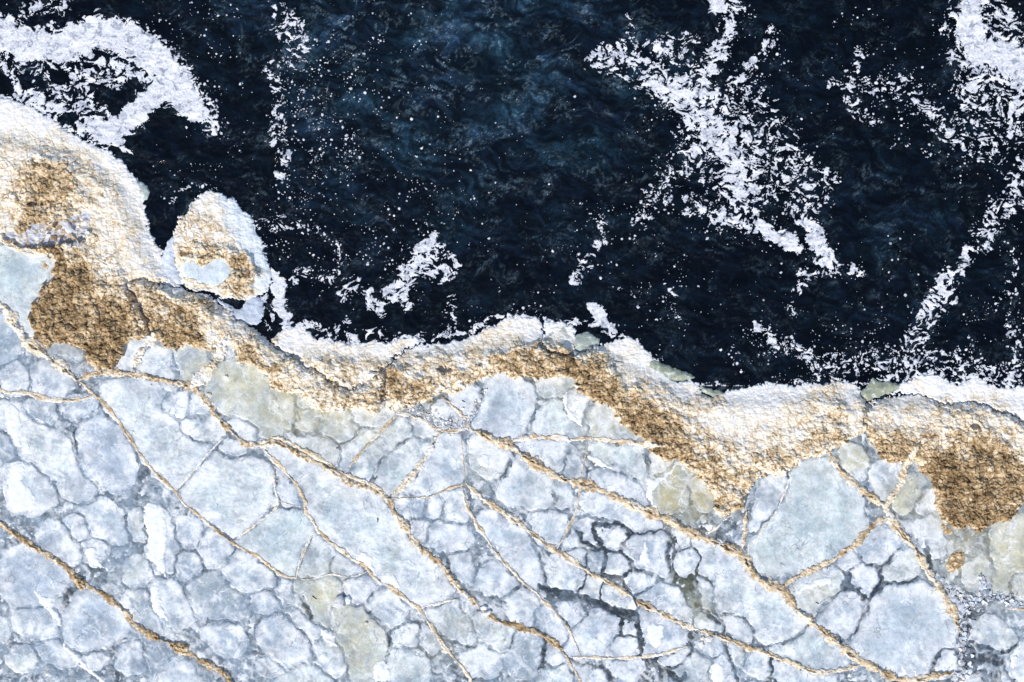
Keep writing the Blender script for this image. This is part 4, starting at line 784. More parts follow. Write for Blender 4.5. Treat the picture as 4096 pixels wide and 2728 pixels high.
for i, pl in enumerate(PL):
    a = pl.min(0) - 8; b = pl.max(0) + 8
    i0 = int(max(0, (a[0] + 58) / SG)); i1 = int(min(NXS, (b[0] + 58) / SG + 1)); j0 = int(max(0, (a[1] - 78) / SG)); j1 = int(min(NYS, (b[1] - 78) / SG + 1))
    sl_ = (slice(j0, j1), slice(i0, i1))
    s = poly_sdf(pl, SX[sl_] + sw_x[sl_], SY[sl_] + sw_y[sl_]); mS.append((sl_, s))
    B = mB[sl_]; m = s > B
    m2[sl_] = np.where(m, B, np.maximum(m2[sl_], s)); mB[sl_] = np.where(m, s, B); mI[sl_] = np.where(m, i, mI[sl_])
need = mB > -4
yy, xx = SY[need], SX[need]
def sf(v): 
    a = np.zeros(SX.shape + v.shape[1:]); a[need] = v; return a
dv = dirt(xx, yy)
lump_x = xx + 3.0 * fbm(xx / 9, yy / 9, 3, 421) + 1.1 * fbm(xx / 2.6, yy / 2.6, 2, 423); lump_y = yy + 3.0 * fbm(xx / 9, yy / 9, 3, 425) + 1.1 * fbm(xx / 2.6, yy / 2.6, 2, 427)
f1, f2, c1 = worley(lump_x / 6.6, lump_y / 5.6, 2); g1, g2, c2 = worley(lump_x / 3.3, lump_y / 2.9, 5)
big1, _, _ = worley(lump_x / 15, lump_y / 13, 6)
dome = 1 - np.clip(f1, 0, 1) ** 2; dome2 = 1 - np.clip(g1, 0, 1) ** 2
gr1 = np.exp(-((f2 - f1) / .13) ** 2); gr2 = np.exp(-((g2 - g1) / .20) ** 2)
amp = np.clip(dv, 0, 1)
pebb = ss(-.25, .35, fbm(xx / 20, yy / 20, 3, 429))            # where the lumps are big
relief = (0.010 + 0.075 * ss(.05, .7, amp) * (.4 + .8 * pebb)) * dome + (0.008 + 0.042 * ss(.05, .8, amp)) * dome2 + 0.20 * ss(.15, .6, amp) * (1 - big1) \
    + (.03 + .12 * amp) * fbm(xx / 10, yy / 10, 4, 431) + (.002 + .008 * amp) * fbm(xx / 2.0, yy / 2.0, 3, 433)
relief -= (0.014 + .045 * amp) * gr1 + (0.006 + .02 * amp) * gr2
# flow folds on the white shelves
fx_ = xx + 9 * fbm(xx / 24, yy / 24, 3, 438); fy_ = yy + 9 * fbm(xx / 24, yy / 24, 3, 439)
fold = fbm((fx_ * .45 + fy_ * .9) / 5.5, (fy_ * .45 - fx_ * .9) / 22, 4, 437, .6)
relief += 0.030 * fold * (1 - ss(.05, .3, amp))
relief = sf(relief)
dvl = np.where(dv > 0, dv ** 1.25 * .98, dv)
stain = sf(np.clip(dvl - .03 + (.04 + .26 * ss(.02, .3, dv)) * fbm(xx / 14, yy / 14, 5, 441, .6) - .30 * ss(4.5, .5, mB[need]) * ss(.3, .7, dv) * ss(-.3, .2, fbm(xx / 9, yy / 9, 3, 449)) - .10 * ss(.15, .5, dv) + .12 * (R3[c1] - .5) * ss(.1, .5, dv) + .22 * (R3[c2] - .5) * ss(.1, .5, dv)  # dirt, with the sunlit look of the inland edge lumps painted in
                   + .12 * fbm(xx / 2.2, yy / 1.8, 3, 443) * ss(.1, .5, dv) + (.10 + .24 * ss(.0, .16, dv) + .20 * ss(.15, .5, dv)) * (.75 + .8 * fbm(xx / 7, yy / 7, 2, 447)) * np.maximum(gr1, .8 * gr2 * ss(-.3, .1, fbm(xx / 16, yy / 16, 2, 445))) - .10 * ss(.2, .6, dv) * dome2, -.2, 1.4))  # crevices: brown dirt plus shade painted into the colour, lump tops painted lighter
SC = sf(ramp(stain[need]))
MZ = np.full(SX.shape, -1.0)
THICK = [.28, .28, .20, .28, .24, .30, .15, .28]
TSEA = [.13, .14, .12, .13, .14, .14, .10, .15]
MOBJ = []
pool_s = []
for mi, lev, txt in POOLS:
    pl = chaikin(P(txt)); pool_s.append((mi, lev, pl))
sea_side = sf(ss(10, -10, poly_sdf(LAND, xx, yy)))          # 1 towards open water
for i in range(len(PL)):
    sl_, s = mS[i]
    other = np.where(mI[sl_] == i, m2[sl_], mB[sl_])
    lim = (s - other) / 2 - .35
    e = np.minimum(s + .4, lim)
    x, y = SX[sl_], SY[sl_]; T = THICK[i]; sea = sea_side[sl_]
    prof_in = T * (1 - np.exp(-np.maximum(e, 0) / 2.6)); prof_sea = .06 * (1 - np.exp(-np.maximum(e, 0) / .8)) + (TSEA[i] - .06) * (1 - np.exp(-(np.maximum(e, 0) / 9.0) ** 1.3))
    z = np.where(e > 0, prof_in * (1 - sea) + prof_sea * sea, e * .22) + relief[sl_] * ss(-.5, 2.2, e)
    z = z + ZB * (1 - sea) + .03 * sea - .04
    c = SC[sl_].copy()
    if i == 4: c = mix(c, (.34, .40, .38), ss(.1, .3, fbm(x / 9, y / 9, 3, 451) + (y - 330) * -.02) * .8)
    # wet bluish rim at the water's edge
    c = mix(c, (.66, .73, .84), (1 - ss(.3, 5, e)) * sea * .6 * ss(-.4, .3, fbm(x / 8, y / 8, 3, 453) + .2))
    if i == 7:      # bare blue-white shoulder on the islet's outer side
        sh = ss(-6, 6, (x - 232) + (y - 235) * -.45 + 6 * fbm(x / 14, y / 14, 3, 455)) * (1 - ss(.25, .5, stain[sl_]))
        c = mix(c, (.66, .76, .84), sh * .7)
    for mi, lev, pl in pool_s:
        if mi == i:
            a = pl.min(0) - 6; b = pl.max(0) + 6
            m = (x > a[0]) & (x < b[0]) & (y > a[1]) & (y < b[1])
            ps = poly_sdf(pl, x[m] + sw_x[sl_][m] * .9, y[m] + sw_y[sl_][m] * .9)
            zz = z[m]; z[m] = zz + (np.minimum(zz, lev - .06) - zz) * ss(-1.5, 1.2, ps)
    keepv = e > -1.2
    keep = keepv[1:, 1:] & keepv[:-1, :-1] & keepv[1:, :-1] & keepv[:-1, 1:]
    mz = MZ[sl_]; MZ[sl_] = np.where(keepv & (z > mz), z, mz)
    if i < 7:
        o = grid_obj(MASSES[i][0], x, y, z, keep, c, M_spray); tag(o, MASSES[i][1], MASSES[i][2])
    else:
        root = bpy.data.objects.new('spray_islet', None); col.objects.link(root)
        root.location = ((222 - 512) * U, (341 - 248) * U, 0.0)
        tag(root, 'round bitten islet of cream and brown spray ice with a frozen pool', 'ice islet')
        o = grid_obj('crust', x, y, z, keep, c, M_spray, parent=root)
    MOBJ.append(o)
for (mi, lev, pl), nm, cols in zip(pool_s, ['frozen_pool', 'rubble_hollow', 'puddle', 'puddle', 'puddle'],
                             [((.62, .72, .78), (.74, .82, .90)), ((.50, .55, .66), (.66, .62, .56)), ((.35, .38, .38), (.5, .54, .56)), ((.35, .38, .38), (.5, .54, .56)), ((.6, .66, .74), (.7, .74, .8))]):
    a = pl.min(0) - 4; b = pl.max(0) + 4
    x, y = lattice(a[0], b[0], a[1], b[1], .7)
    s = poly_sdf(pl, x, y)
    rough = .07 if nm == 'rubble_hollow' else .006
    f1, f2, c1 = worley(x / 4.2, y / 3.6, 12)
    z = lev + rough * (R3[c1] * 1.2 - f1 * .7 + fbm(x / 4, y / 4, 3, 461)) - ss(0, -3, s) * .08 * (nm != 'rubble_hollow')
    k = s > -2.6; keep = k[1:, 1:] & k[:-1, :-1]
    c = mix(cols[0], cols[1], ss(-.3, .4, fbm(x / 12, y / 12, 3, 463)))
    if nm == 'rubble_hollow': c = mix(c, ramp(R3[c1] * .8 + .1), (R1[c1] < .38) * .8)
    grid_obj(nm, x, y, z, keep, c, M_ice if nm != 'rubble_hollow' else M_chip, parent=(root if mi == 7 else MOBJ[mi]))
def surf_at(x, y):
    t = top_at(x, y)
    fx = np.clip((x + 58) / SG, 0, NXS - 1.001); fy = np.clip((y - 78) / SG, 0, NYS - 1.001)
    i = fx.astype(int); j = fy.astype(int); u = fx - i; v = fy - j
    s = (MZ[j, i] * (1 - u) + MZ[j, i + 1] * u) * (1 - v) + (MZ[j + 1, i] * (1 - u) + MZ[j + 1, i + 1] * u) * v
    s = np.where((y > 78) & (y < 543), s, -1)
    return np.maximum(t, s)
# green bare ice lying against the shore, in the water
for lab, txt, cc in [
    ('olive pointed ice tooth in the notch between two white shore shelves', 'A3 840 500 880 440 940 370 970 325 1000 360 1040 375 1130 370 1220 395 1250 420 1180 460 1080 500 980 530 930 570', (.33, .36, .27)),
    ('grey-green bare ice ledge along the sea side of the long rampart', 'A2 1230 160 1320 170 1450 230 1560 270 1650 300 1700 330 1640 360 1500 380 1400 330 1300 290 1240 220', (.30, .34, .26)),
    ('small grey-green ledge in the bay left of the smooth white shelf', 'A2 1700 380 1760 420 1850 440 1950 465 1960 500 1860 530 1760 480', (.33, .37, .30)),
    ('dull green ice slab right of the broken white block', 'A2 560 -40 640 -80 760 -70 820 -20 800 40 720 90 640 120 570 80', (.36, .42, .38)),
    ('white slush apron filling the gap between headland and bitten islet', 'D 1500 730 1560 620 1610 600 1620 700 1600 850 1650 950 1690 1050 1560 1070 1400 1040 1330 980 1450 900 1480 820', (.66, .72, .82)),
    ('bluish slush tongue between the bitten islet and the tan bank', 'D 1940 1170 2000 1180 2120 1240 2200 1290 2260 1180 2400 1140 2440 1300 2360 1450 2230 1400 2120 1360 2080 1280', (.52, .59, .70)),
    ('fringe of frosty grey slush stuck to the side of the headland', 'D 1240 60 1290 90 1350 140 1375 200 1360 260 1330 290 1290 250 1250 160', (.42, .48, .46))]:
    pl = chaikin(P(txt)); a = pl.min(0) - 5; b = pl.max(0) + 5; x, y = lattice(a[0], b[0], a[1], b[1], .7)
    s = poly_sdf(pl, x + 1.8 * fbm(x / 5, y / 5, 3, 471), y + 1.8 * fbm(x / 5, y / 5, 3, 473))
    z = np.where(s > 0, .13 * (1 - np.exp(-s / 2.5)), s * .12) + .03 * fbm(x / 6, y / 6, 4, 475)
    c = mix(cc, (.62, .68, .70), ss(.15, .55, fbm(x / 6, y / 6, 4, 477)) * .8); k = s > -1.5
    tag(grid_obj('ice_ledge', x, y, z, k[1:, 1:] & k[:-1, :-1], c, M_slush), lab, 'ice ledge')

# ---------------------------------------------------------------- pressure ridges and cracks
TAN, CREAM, RUST, WHITE, BLACK = .52, .25, .68, .10, 9
RIDGES = [ # label, half width u, dirt, height, course
 ('flaky cream ridge running from the left edge down to the dark crack', 4.2, .30, .20, 'D 0 1200 100 1340 190 1500 A0 230 0 370 100 480 170 600 260 700 355'),
 ('long dark crack with tan lips cutting diagonally past the big oval floe', 1.5, .48, .07, 'A0 720 360 860 490 950 560 1040 670 1120 780 1200 900 1290 1040 1370 1150 1500 1280 1610 1380 1700 1510 B0 1790 0 1850 60 1950 140 2080 240 2200 330 B1 0 400 110 490 200 560 290 605 370 610'),
 ('thin wavering crack closing the loop under the twisted ridge', .8, .15, .05, 'B1 370 610 450 630 560 610 680 570 780 590 870 605 960 580 1040 540'),
 ('long curving tan ridge from the flaky ridge to the rusty heap of flakes', 3.0, .42, .18, 'A0 720 355 850 300 1000 290 1180 300 1350 330 1550 370 1750 410 1850 490 1950 640 2050 760 2160 860 2250 950 A1 0 960 100 940 180 920 260 960 380 1030 500 1090 620 1150 750 1230 850 1290 960 1330 1100 1370 1200 1440 1240 1490 B1 1260 0 1330 60 1400 180 1440 260 1500 330 1600 400 1700 490 1780 580 1830 660 1920 760 2000 820 2060 890'),
 ('rusty furry ridge ending at the heart shaped floe', 2.8, .66, .16, 'B1 2060 890 2150 960 2250 1020 B2 0 1030 100 1080 230 1110 340 1170 420 1240 490 1310'),
 ('thin forked tail of the rusty ridge leaving by the bottom edge', 1.0, .42, .07, 'B2 490 1310 540 1400 600 1500 640 1568 700 1700'),
 ('upper strand of the double tan ridge with a black slot beside it', 1.8, .40, .13, 'A1 100 900 180 880 280 915 400 980 560 1060 700 1150 850 1240 1000 1290 1120 1350 1220 1440'),
 ('left cream side ridge climbing to the dark brown mound', 4.2, .2, .22, 'A0 1210 290 1250 200 1290 120 1350 40 1400 -20 D 1440 1480'),
 ('broad cream side ridge climbing to the tan bank', 5.2, .2, .24, 'A0 1770 410 1850 330 1950 230 2010 130 2060 40 2110 -40'),
 ('thin low ridge leaving the left edge and fading at the dark crack', 1.9, .33, .10, 'A0 -200 430 0 440 60 480 150 470 250 470 350 510 450 540 600 545 720 540 860 500'),
 ('straight thin white ridge slanting up to the curving tan ridge', .9, .08, .06, 'A0 1610 1390 1700 1280 1800 1170 1900 1050 2000 940 2100 850'),
 ('crusty knotted brown ridge crossing the bottom left corner', 3.0, .58, .20, 'B0 -300 40 0 100 60 150 150 210 220 270 320 330 420 390 520 450 600 500 650 570 700 620 740 660 820 700 900 720 980 790 1080 860 1150 920 1200 1000 1260 1060 1350 1110 1420 1150 1550 1200 1620 1250 1700 1290 1790 1330 1880 1390 2000 1450 2080 1500 2130 1568 2250 1750'),
 ('twisted double-lipped ridge left of the giant pale plate', 1.7, .42, .10, 'A1 80 1000 170 1100 230 1150 300 1240 380 1320 430 1420 460 1500 B1 450 0 520 80 560 160 640 240 720 310 820 380 900 450 1000 490 1050 550 1120 640 1220 680 1320 760 1400 820 1500 890 1560 980 1620 1070 1690 1180 1760 1280 1850 1370 1930 1470 1980 1568 2080 1720'),
 ('short cream ridge dropping from the twisted ridge to the dark crack', .9, .18, .06, 'B1 560 165 500 250 440 360 400 470 370 610'),
 ('thin cream ridge shaped like a crooked Y left of the giant plate', .9, .2, .06, 'A1 180 1120 160 1200 180 1400 215 1480 150 1568 B1 0 120 B0 2250 190 2150 270'),
 ('tiny cream spur joining two thin ridges', .7, .2, .05, 'A1 180 1290 290 1240'),
 ('thin cream spur running right from the crooked Y', .8, .2, .05, 'A1 215 1475 330 1510 430 1525'),
 ('thick upright cream ridge left of the star crack', 2.4, .28, .17, 'A1 1240 1450 1310 1370 1400 1280 1480 1180 1550 1080 1620 970 1660 880 1690 840'),
 ('thin horizontal tan ridge ending at the star crack', .9, .42, .06, 'A1 1250 1450 1400 1440 1600 1440 1700 1390 1800 1340 1890 1330 1940 1310'),
 ('frosty ridge following the shore from the tan bank to the star crack', 1.9, .30, .12, 'A1 1290 670 1400 680 1530 720 1620 790 1700 820 1820 830 1940 800'),
 ('short rusty ridge dropping from the shore foam', 1.6, .45, .12, 'A1 1700 500 1780 570 1860 640 1940 720 1970 800'),
 ('thick tan ridge, the widest inland, running from the star crack to the lower right', 4.0, .48, .24, 'A1 1970 800 2080 860 2200 920 A2 0 960 100 1050 200 1120 300 1180 400 1240 520 1290 650 1310 780 1350 880 1400 980 1450 1080 1500 B2 1250 0 1400 60 1500 110 1620 180 1720 220 1850 280 1980 330 2080 370 2150 440 2200 540 2260 620 B3 0 670 120 710 200 800 280 920 400 1010 520 1110 640 1210 760 1310 860 1380 980 1430 1080 1490 1200 1540 1350 1550 1500 1520 1600 1490 1690 1480'),
 ('slanting thin tan ridge under the low point of the tan bank', 1.2, .42, .08, 'A1 1285 680 1200 770 1100 880 1000 990 900 1100 850 1180'),
 ('straight upright hairline crack below the shore', .6, .5, .04, 'A1 1880 830 1900 1000 1915 1200 1930 1310'),
 ('long tan ridge running right down from the star crack to the lower right', 2.5, .42, .16, 'A1 1940 1310 2050 1420 2150 1490 B2 0 60 130 160 260 260 400 360 540 440 680 540 800 610 900 650 1000 720 1100 780 1180 840 1280 890 1400 950 1520 1010 1650 1070 1800 1110 1950 1160 2100 1220 2220 1260 B3 0 1300 120 1360 250 1400 350 1450 480 1480 620 1465 720 1450 840 1410'),
 ('thin tan ridge with a small knot dropping steeply from the star crack', 1.3, .33, .09, 'A1 1890 1340 1920 1450 1960 1568 B1 2050 140 2130 260 2200 370 2280 460 B2 0 540 70 620 160 700 220 740 280 820 370 890 450 980 500 1050 540 1110 580 1210 640 1330'),
 ('low cream ridge lying nearly level above the bottom edge', 1.4, .3, .08, 'B2 520 1340 700 1340 900 1350 1100 1345 1250 1330 1400 1310 1500 1270 1620 1240'),
 ('horizontal cream ridge with a knot running into the big brown mound', 2.2, .33, .14, 'A2 0 920 150 880 300 885 450 880 560 920 650 890 800 900 950 920 1080 930 1200 950 1400 960'),
 ('thin dark-cored ridge crossing under the thick tan ridge', .9, .38, .06, 'A2 690 950 670 1080 640 1180 630 1280 620 1400 590 1568 B2 550 90 500 190 450 280 410 350'),
 ('short cream lip beside the khaki floes', 1.3, .22, .09, 'B2 1790 210 1880 150 1950 80 2020 30'),
 ('crumbly ridge falling from the tip of the big brown mound', 2.6, .42, .14, 'B2 2160 0 2140 100 2150 200 2130 300 2110 370'),
 ('feathery golden ridge curving round the pebble-like group of floes', 2.9, .50, .18, 'B3 120 700 220 620 350 560 480 500 600 450 700 370 800 310 880 220 960 130 1020 80 1110 60'),
 ('flaky ridge forming the left arm of the V and running on to the rubble', 3.4, .42, .20, 'A3 560 1030 640 1160 760 1290 880 1380 980 1450 1070 1520 B3 1110 0 1150 120 1250 220 1330 310 1400 420 1460 540 1540 650 1620 770 1680 880 1730 980 1760 1100'),
 ('steeper flaky ridge forming the right arm of the V', 3.3, .35, .20, 'A3 1080 1520 1170 1400 1230 1280 1280 1130 1330 1020 1380 900'),
 ('thin cream line along the very large pale green plate', .8, .15, .05, 'A3 230 1190 180 1330 130 1450 80 1568 B3 0 110 B2 2230 270 2150 360'),
 ('short black crack with a white lip between the twisted and the tan ridge', .8, .12, .05, 'B1 1500 885 1600 860 1700 840 1800 810 1900 805'),
 ('thin golden line at the right edge of the picture', .8, .4, .06, 'B3 2180 890 2354 900 2600 900'),
 ('rough cream rim of frost along the edge of the headland cove', 1.7, .18, .12, 'D 60 690 180 740 280 775 400 780 490 770'),
]
def ridge_obj(k, lab, hw, dr, hg, txt):
    pl = chaikin(P(txt), False, 2); st = .62
    a = pl.min(0) - hw * 2.2 - 3; b = pl.max(0) + hw * 2.2 + 3
    x, y = lattice(a[0], b[0], a[1], b[1], st); ny, nx = x.shape
    D = np.full(x.shape, 99.0); S = np.zeros(x.shape); SGN = np.zeros(x.shape)
    L = np.concatenate([[0], np.cumsum(np.hypot(*(pl[1:] - pl[:-1]).T))]); tot = L[-1]
    mg = hw * 2.2 + 3
    for n in range(len(pl) - 1):
        (ax, ay), (bx_, by_) = pl[n], pl[n + 1]
        i0 = max(0, int((min(ax, bx_) - mg - a[0]) / st)); i1 = min(nx, int((max(ax, bx_) + mg - a[0]) / st) + 2)
        j0 = max(0, int((min(ay, by_) - mg - a[1]) / st)); j1 = min(ny, int((max(ay, by_) + mg - a[1]) / st) + 2)
        X = x[j0:j1, i0:i1]; Y = y[j0:j1, i0:i1]
        wx = X + .9 * perlin(X / 5, Y / 5, 61) * min(1.5, hw * .6) ; wy = Y + .9 * perlin(X / 5, Y / 5, 67) * min(1.5, hw * .6)
        ex, ey = bx_ - ax, by_ - ay; l2 = ex * ex + ey * ey + 1e-9
        t = np.clip(((wx - ax) * ex + (wy - ay) * ey) / l2, 0, 1)
        d = np.hypot(wx - ax - t * ex, wy - ay - t * ey)
        m = d < D[j0:j1, i0:i1]
        D[j0:j1, i0:i1][m] = d[m]; S[j0:j1, i0:i1][m] = (L[n] + t * (L[n + 1] - L[n]))[m]
        SGN[j0:j1, i0:i1][m] = np.sign((wx - ax) * ey - (wy - ay) * ex)[m]
    near = D < mg
    Xn, Yn, Dn, Sn, Gn = x[near], y[near], D[near], S[near], SGN[near]
    var = .86 + 1.0 * fbm(Sn / 18, Sn * 0 + k * 3.1, 3, 501) + .55 * fbm(Sn / 4.5, Gn * 3.3 + k, 3, 503)
    taper = .35 + .65 * ss(0, 14, Sn) * ss(0, 14, tot - Sn)
    w_ = np.clip(hw * 1.22 * var, hw * .22, hw * 2.0) * taper
    e = w_ - Dn + .55 * hw ** .5 * fbm(Xn / 2.0, Yn / 2.0, 3, 505, .65)
    f1, f2, c1 = worley((Xn + Yn * .5) / 2.9, (Yn - Xn * .5) / 1.7, 13)
    q = np.clip(e / w_, 0, 1)
    hg = hg * .64 * np.clip(.8 + 1.0 * fbm(Sn / 14, Sn * 0 + 7 + k, 3, 515), .3, 1.5); dr = dr - .04 + .30 * fbm(Sn / 26, Sn * 0 + 3 + k, 3, 517)
    h = np.where(e > 0, hg * (1 - (1 - q) ** 2) * (.6 + .55 * R3[c1] - .25 * f1) + .012, e * .12)
    slot = np.exp(-((Dn + .4 * hw * fbm(Sn / 9, Xn * 0, 2, 507)) / (.35 + .06 * hw)) ** 2) * ss(-.1, .25, fbm(Sn / 20, Xn * 0 + k, 2, 509))
    h = h - slot * hg * .8 * (e > 0)
    z = surf_at(Xn, Yn) + h
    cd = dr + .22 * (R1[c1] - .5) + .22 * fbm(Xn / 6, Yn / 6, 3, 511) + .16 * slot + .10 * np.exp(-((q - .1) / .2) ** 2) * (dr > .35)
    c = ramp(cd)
    c = mix(c, (.84, .85, .86), (1 - ss(.05, .45, q)) * ss(-.1, .3, fbm(Xn / 5, Yn / 5, 3, 519)) * .7)
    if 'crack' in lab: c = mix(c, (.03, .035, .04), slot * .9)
    if 'rust' in lab: c = mix(c, (.20, .11, .04), ss(0, .4, fbm(Xn / 4, Yn / 4, 3, 513)) * .7)
    Z = np.full(x.shape, -1.0); Z[near] = z; E = np.full(x.shape, -9.0); E[near] = e; C = np.zeros(x.shape + (3,)); C[near] = c
    kv = (E > -.9) & near
    keep = kv[1:, 1:] & kv[:-1, :-1] & kv[1:, :-1] & kv[:-1, 1:]
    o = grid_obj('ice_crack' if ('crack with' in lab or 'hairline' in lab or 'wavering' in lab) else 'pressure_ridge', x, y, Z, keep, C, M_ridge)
    return tag(o, lab, 'ice crack' if 'crack' in o.name else 'ice ridge', 'ridges and cracks across the ice field')
for k, r in enumerate(RIDGES): ridge_obj(k, *r)

# ---------------------------------------------------------------- snow patches lying on floes (parts of them)
SNOWS = [ # floe label fragment, outline
 ('carrying the tall white snow strip', 'B0 1340 -90 1460 -60 1520 0 1530 150 1540 300 1500 430 1540 600 1480 560 1430 500 1370 400 1360 200 1320 60'),
 ('bright snow scrap above', 'B0 770 330 880 320 900 420 930 480 970 520 920 530 860 470 800 440'),
 ('giant pale plate stretching', 'B1 800 320 850 330 870 400 920 430 1000 350 1060 420 1090 520 1130 610 1060 570 1020 480 900 440'),
 ('giant pale plate stretching', 'B1 1150 570 1240 560 1300 620 1330 720 1280 690 1200 640'),
 ('grey-green speckled floe', 'B1 1100 1370 1220 1380 1240 1568 1090 1568 1080 1480'),
 ('under the white knife-shaped', 'B1 590 1070 640 1090 700 1110 740 1200 780 1270 700 1240 640 1200 600 1140'),
 ('large square lavender', 'B2 1220 260 1245 300 1270 500 1240 510 1200 470 1165 500 1185 400'),
 ('faint pencil-straight', 'B2 1250 1030 1400 1040 1390 1150 1340 1280 1270 1240 1230 1120'),
 ('on the bottom edge beside a winding', 'B2 1830 1420 1900 1370 1950 1480 1960 1568 1840 1568'),
 ('largest floe of the lower right', 'B3 1230 1430 1270 1450 1275 1500 1240 1500'),
 ('largest floe of the lower right', 'B3 1340 1440 1360 1470 1355 1520 1335 1510'),
 ('long wind-streaked white plate', 'A0 60 590 150 580 190 700 200 850 190 990 150 960 90 820 40 700'),
 ('almond shaped floe', 'B0 1410 650 1450 660 1460 800 1500 920 1560 960 1530 1010 1480 970 1400 900 1380 760'),
 ('large blunt floe', 'B0 290 640 330 720 400 780 490 790 490 880 570 1000 560 1080 510 980 440 900 360 830'),
 ('white and grey patchy', 'A0 80 1130 200 1110 220 1180 190 1280 300 1380 330 1500 280 1568 110 1568 70 1400'),
 ('banded green and white', 'A2 700 1040 800 1080 900 1160 960 1170 880 1180 790 1150 710 1090'),
 ('upright white slab', 'A2 460 500 520 470 500 560 520 640 580 690 640 740 660 790 560 740 490 650'),
 ('white-patched floe', 'A1 2050 1050 2130 1040 2160 1160 2080 1170 2040 1110'),
 ('white floe in the bottom right', 'B3 2240 1320 2300 1330 2280 1450 2230 1440'),
 ('tall white plate between', 'B3 1430 200 1450 240 1450 340 1420 330'),
 ('white wedge against', 'A2 1250 1260 1350 1270 1470 1180 1530 1090 1500 1180 1420 1260 1330 1310 1280 1430 1330 1530 1290 1540 1240 1420 1240 1320'),
 ('half white half grey', 'B3 260 720 400 640 520 600 600 620 560 680 450 680 340 720 260 780'),
 ('squarish blue floe below the crusty', 'B0 560 1180 600 1220 680 1290 780 1390 860 1470 980 1560 920 1568 800 1470 700 1380 620 1290'),
 ('floe cut by the bottom edge under the knot', 'B0 1800 1300 1860 1290 1900 1330 1880 1420 1840 1380'),
]
for frag, txt in SNOWS:
    f = next((o for (t, l, p), o in zip(FLOES, FLOE_OBJ) if frag in l), None)
    if f is None: continue
    pl = chaikin(P(txt)); a = pl.min(0) - 4; b = pl.max(0) + 4; x, y = lattice(a[0], b[0], a[1], b[1], .7)
    s = poly_sdf(pl, x + 3.2 * fbm(x / 6, y / 6, 5, 521, .6), y + 3.2 * fbm(x / 6, y / 6, 5, 523, .6)) + .8 * fbm(x / 3, y / 3, 3, 525)
    z = top_at(x, y) + np.where(s > 0, .035 * (1 - np.exp(-s / 1.5)), s * .06) + .006
    k = s > -1.0
    c = mix((.88, .90, .92), (.78, .82, .86), ss(-.3, .3, fbm(x / 8, y / 8, 5, 527, .6)))
    grid_obj('snow_patch', x, y, z, k[1:, 1:] & k[:-1, :-1], c, M_snow, parent=f)

# ---------------------------------------------------------------- small brown frost patches on the ice
for lab, txt, hg in [('small brown oval patch of frozen foam at the right of the speckled ridge', 'B3 1640 470 1680 390 1750 350 1810 370 1810 440 1780 520 1700 570 1640 540', .12),
                     ('little brown scrap of foam lying in the frozen cove', 'D 380 840 410 830 440 870 460 890 430 910 390 900', .07),
                     ('small speckled brown crumbs below the dark brown tongue', 'B3 1590 110 1660 150 1720 190 1650 220 1600 180', .06),
                     ('dark brown knot on the crusty ridge, the upper of two', 'B0 640 580 720 570 790 620 800 690 740 740 680 660', .26),
                     ('brown knot on the crusty ridge, the lower of two', 'B0 1560 1210 1620 1190 1740 1210 1740 1280 1680 1310 1600 1280', .26)]:
    pl = chaikin(P(txt)); a = pl.min(0) - 4; b = pl.max(0) + 4; x, y = lattice(a[0], b[0], a[1], b[1], .55)
    s = poly_sdf(pl, x + 1.8 * fbm(x / 3, y / 3, 3, 531), y + 1.8 * fbm(x / 3, y / 3, 3, 533))
    f1, f2, c1 = worley(x / 1.8, y / 1.6, 14)
    z = surf_at(x, y) + np.where(s > 0, hg * (1 - np.exp(-s / 2)) * (.5 + .7 * R3[c1] - .3 * f1), s * .1)
    k = s > -1; tag(grid_obj('foam_patch', x, y, z, k[1:, 1:] & k[:-1, :-1], ramp(.62 + .35 * (R1[c1] - .5) + .3 * fbm(x / 4, y / 4, 3, 535)), M_spray), lab, 'foam patch')

# ---------------------------------------------------------------- loose ice: chunks, shards, crumbs
def chunk_mesh(name, pts2, h, seed, c=(.66, .72, .80), flat=.85):
    r = np.random.RandomState(seed); n = len(pts2)
    p = (np.array(pts2) - np.mean(pts2, 0))
    rings = [(1.0, -.04), (1.02, h * .45), (flat, h * .85), (flat * .55, h)]
    v = []; 
    for sc_, zz in rings:
        for q in p: v.append((q[0] * sc_ * U + r.uniform(-.012, .012), -q[1] * sc_ * U + r.uniform(-.012, .012), zz + r.uniform(-.12, .12) * h))
    v.append((0, 0, h * 1.02)); q4 = []; tri = []
    for k in range(len(rings) - 1):
        for j in range(n):
            a = k * n + j; b = k * n + (j + 1) % n; q4.append((b, a, a + n, b + n))
    for j in range(n): tri.append((len(v) - 1, (len(rings) - 1) * n + (j + 1) % n, (len(rings) - 1) * n + j))
    me = bpy.data.meshes.new(name); me.from_pydata(v, [], q4 + tri); me.update()
    shade_attr(me, np.array([c] * len(v)) * (0.9 + .2 * r.rand(len(v), 1))); return me
def put(me, name, x, y, mat, rz=0, tilt=(0, 0), parent=None):
    me.materials.append(mat) if not me.materials else None
    o = bpy.data.objects.new(name, me); col.objects.link(o)
    o.location = ((x - 512) * U, (341 - y) * U, float(surf_at(np.array([x]), np.array([y]))[0]) - .005); o.rotation_euler = (tilt[0], tilt[1], rz)
    return o
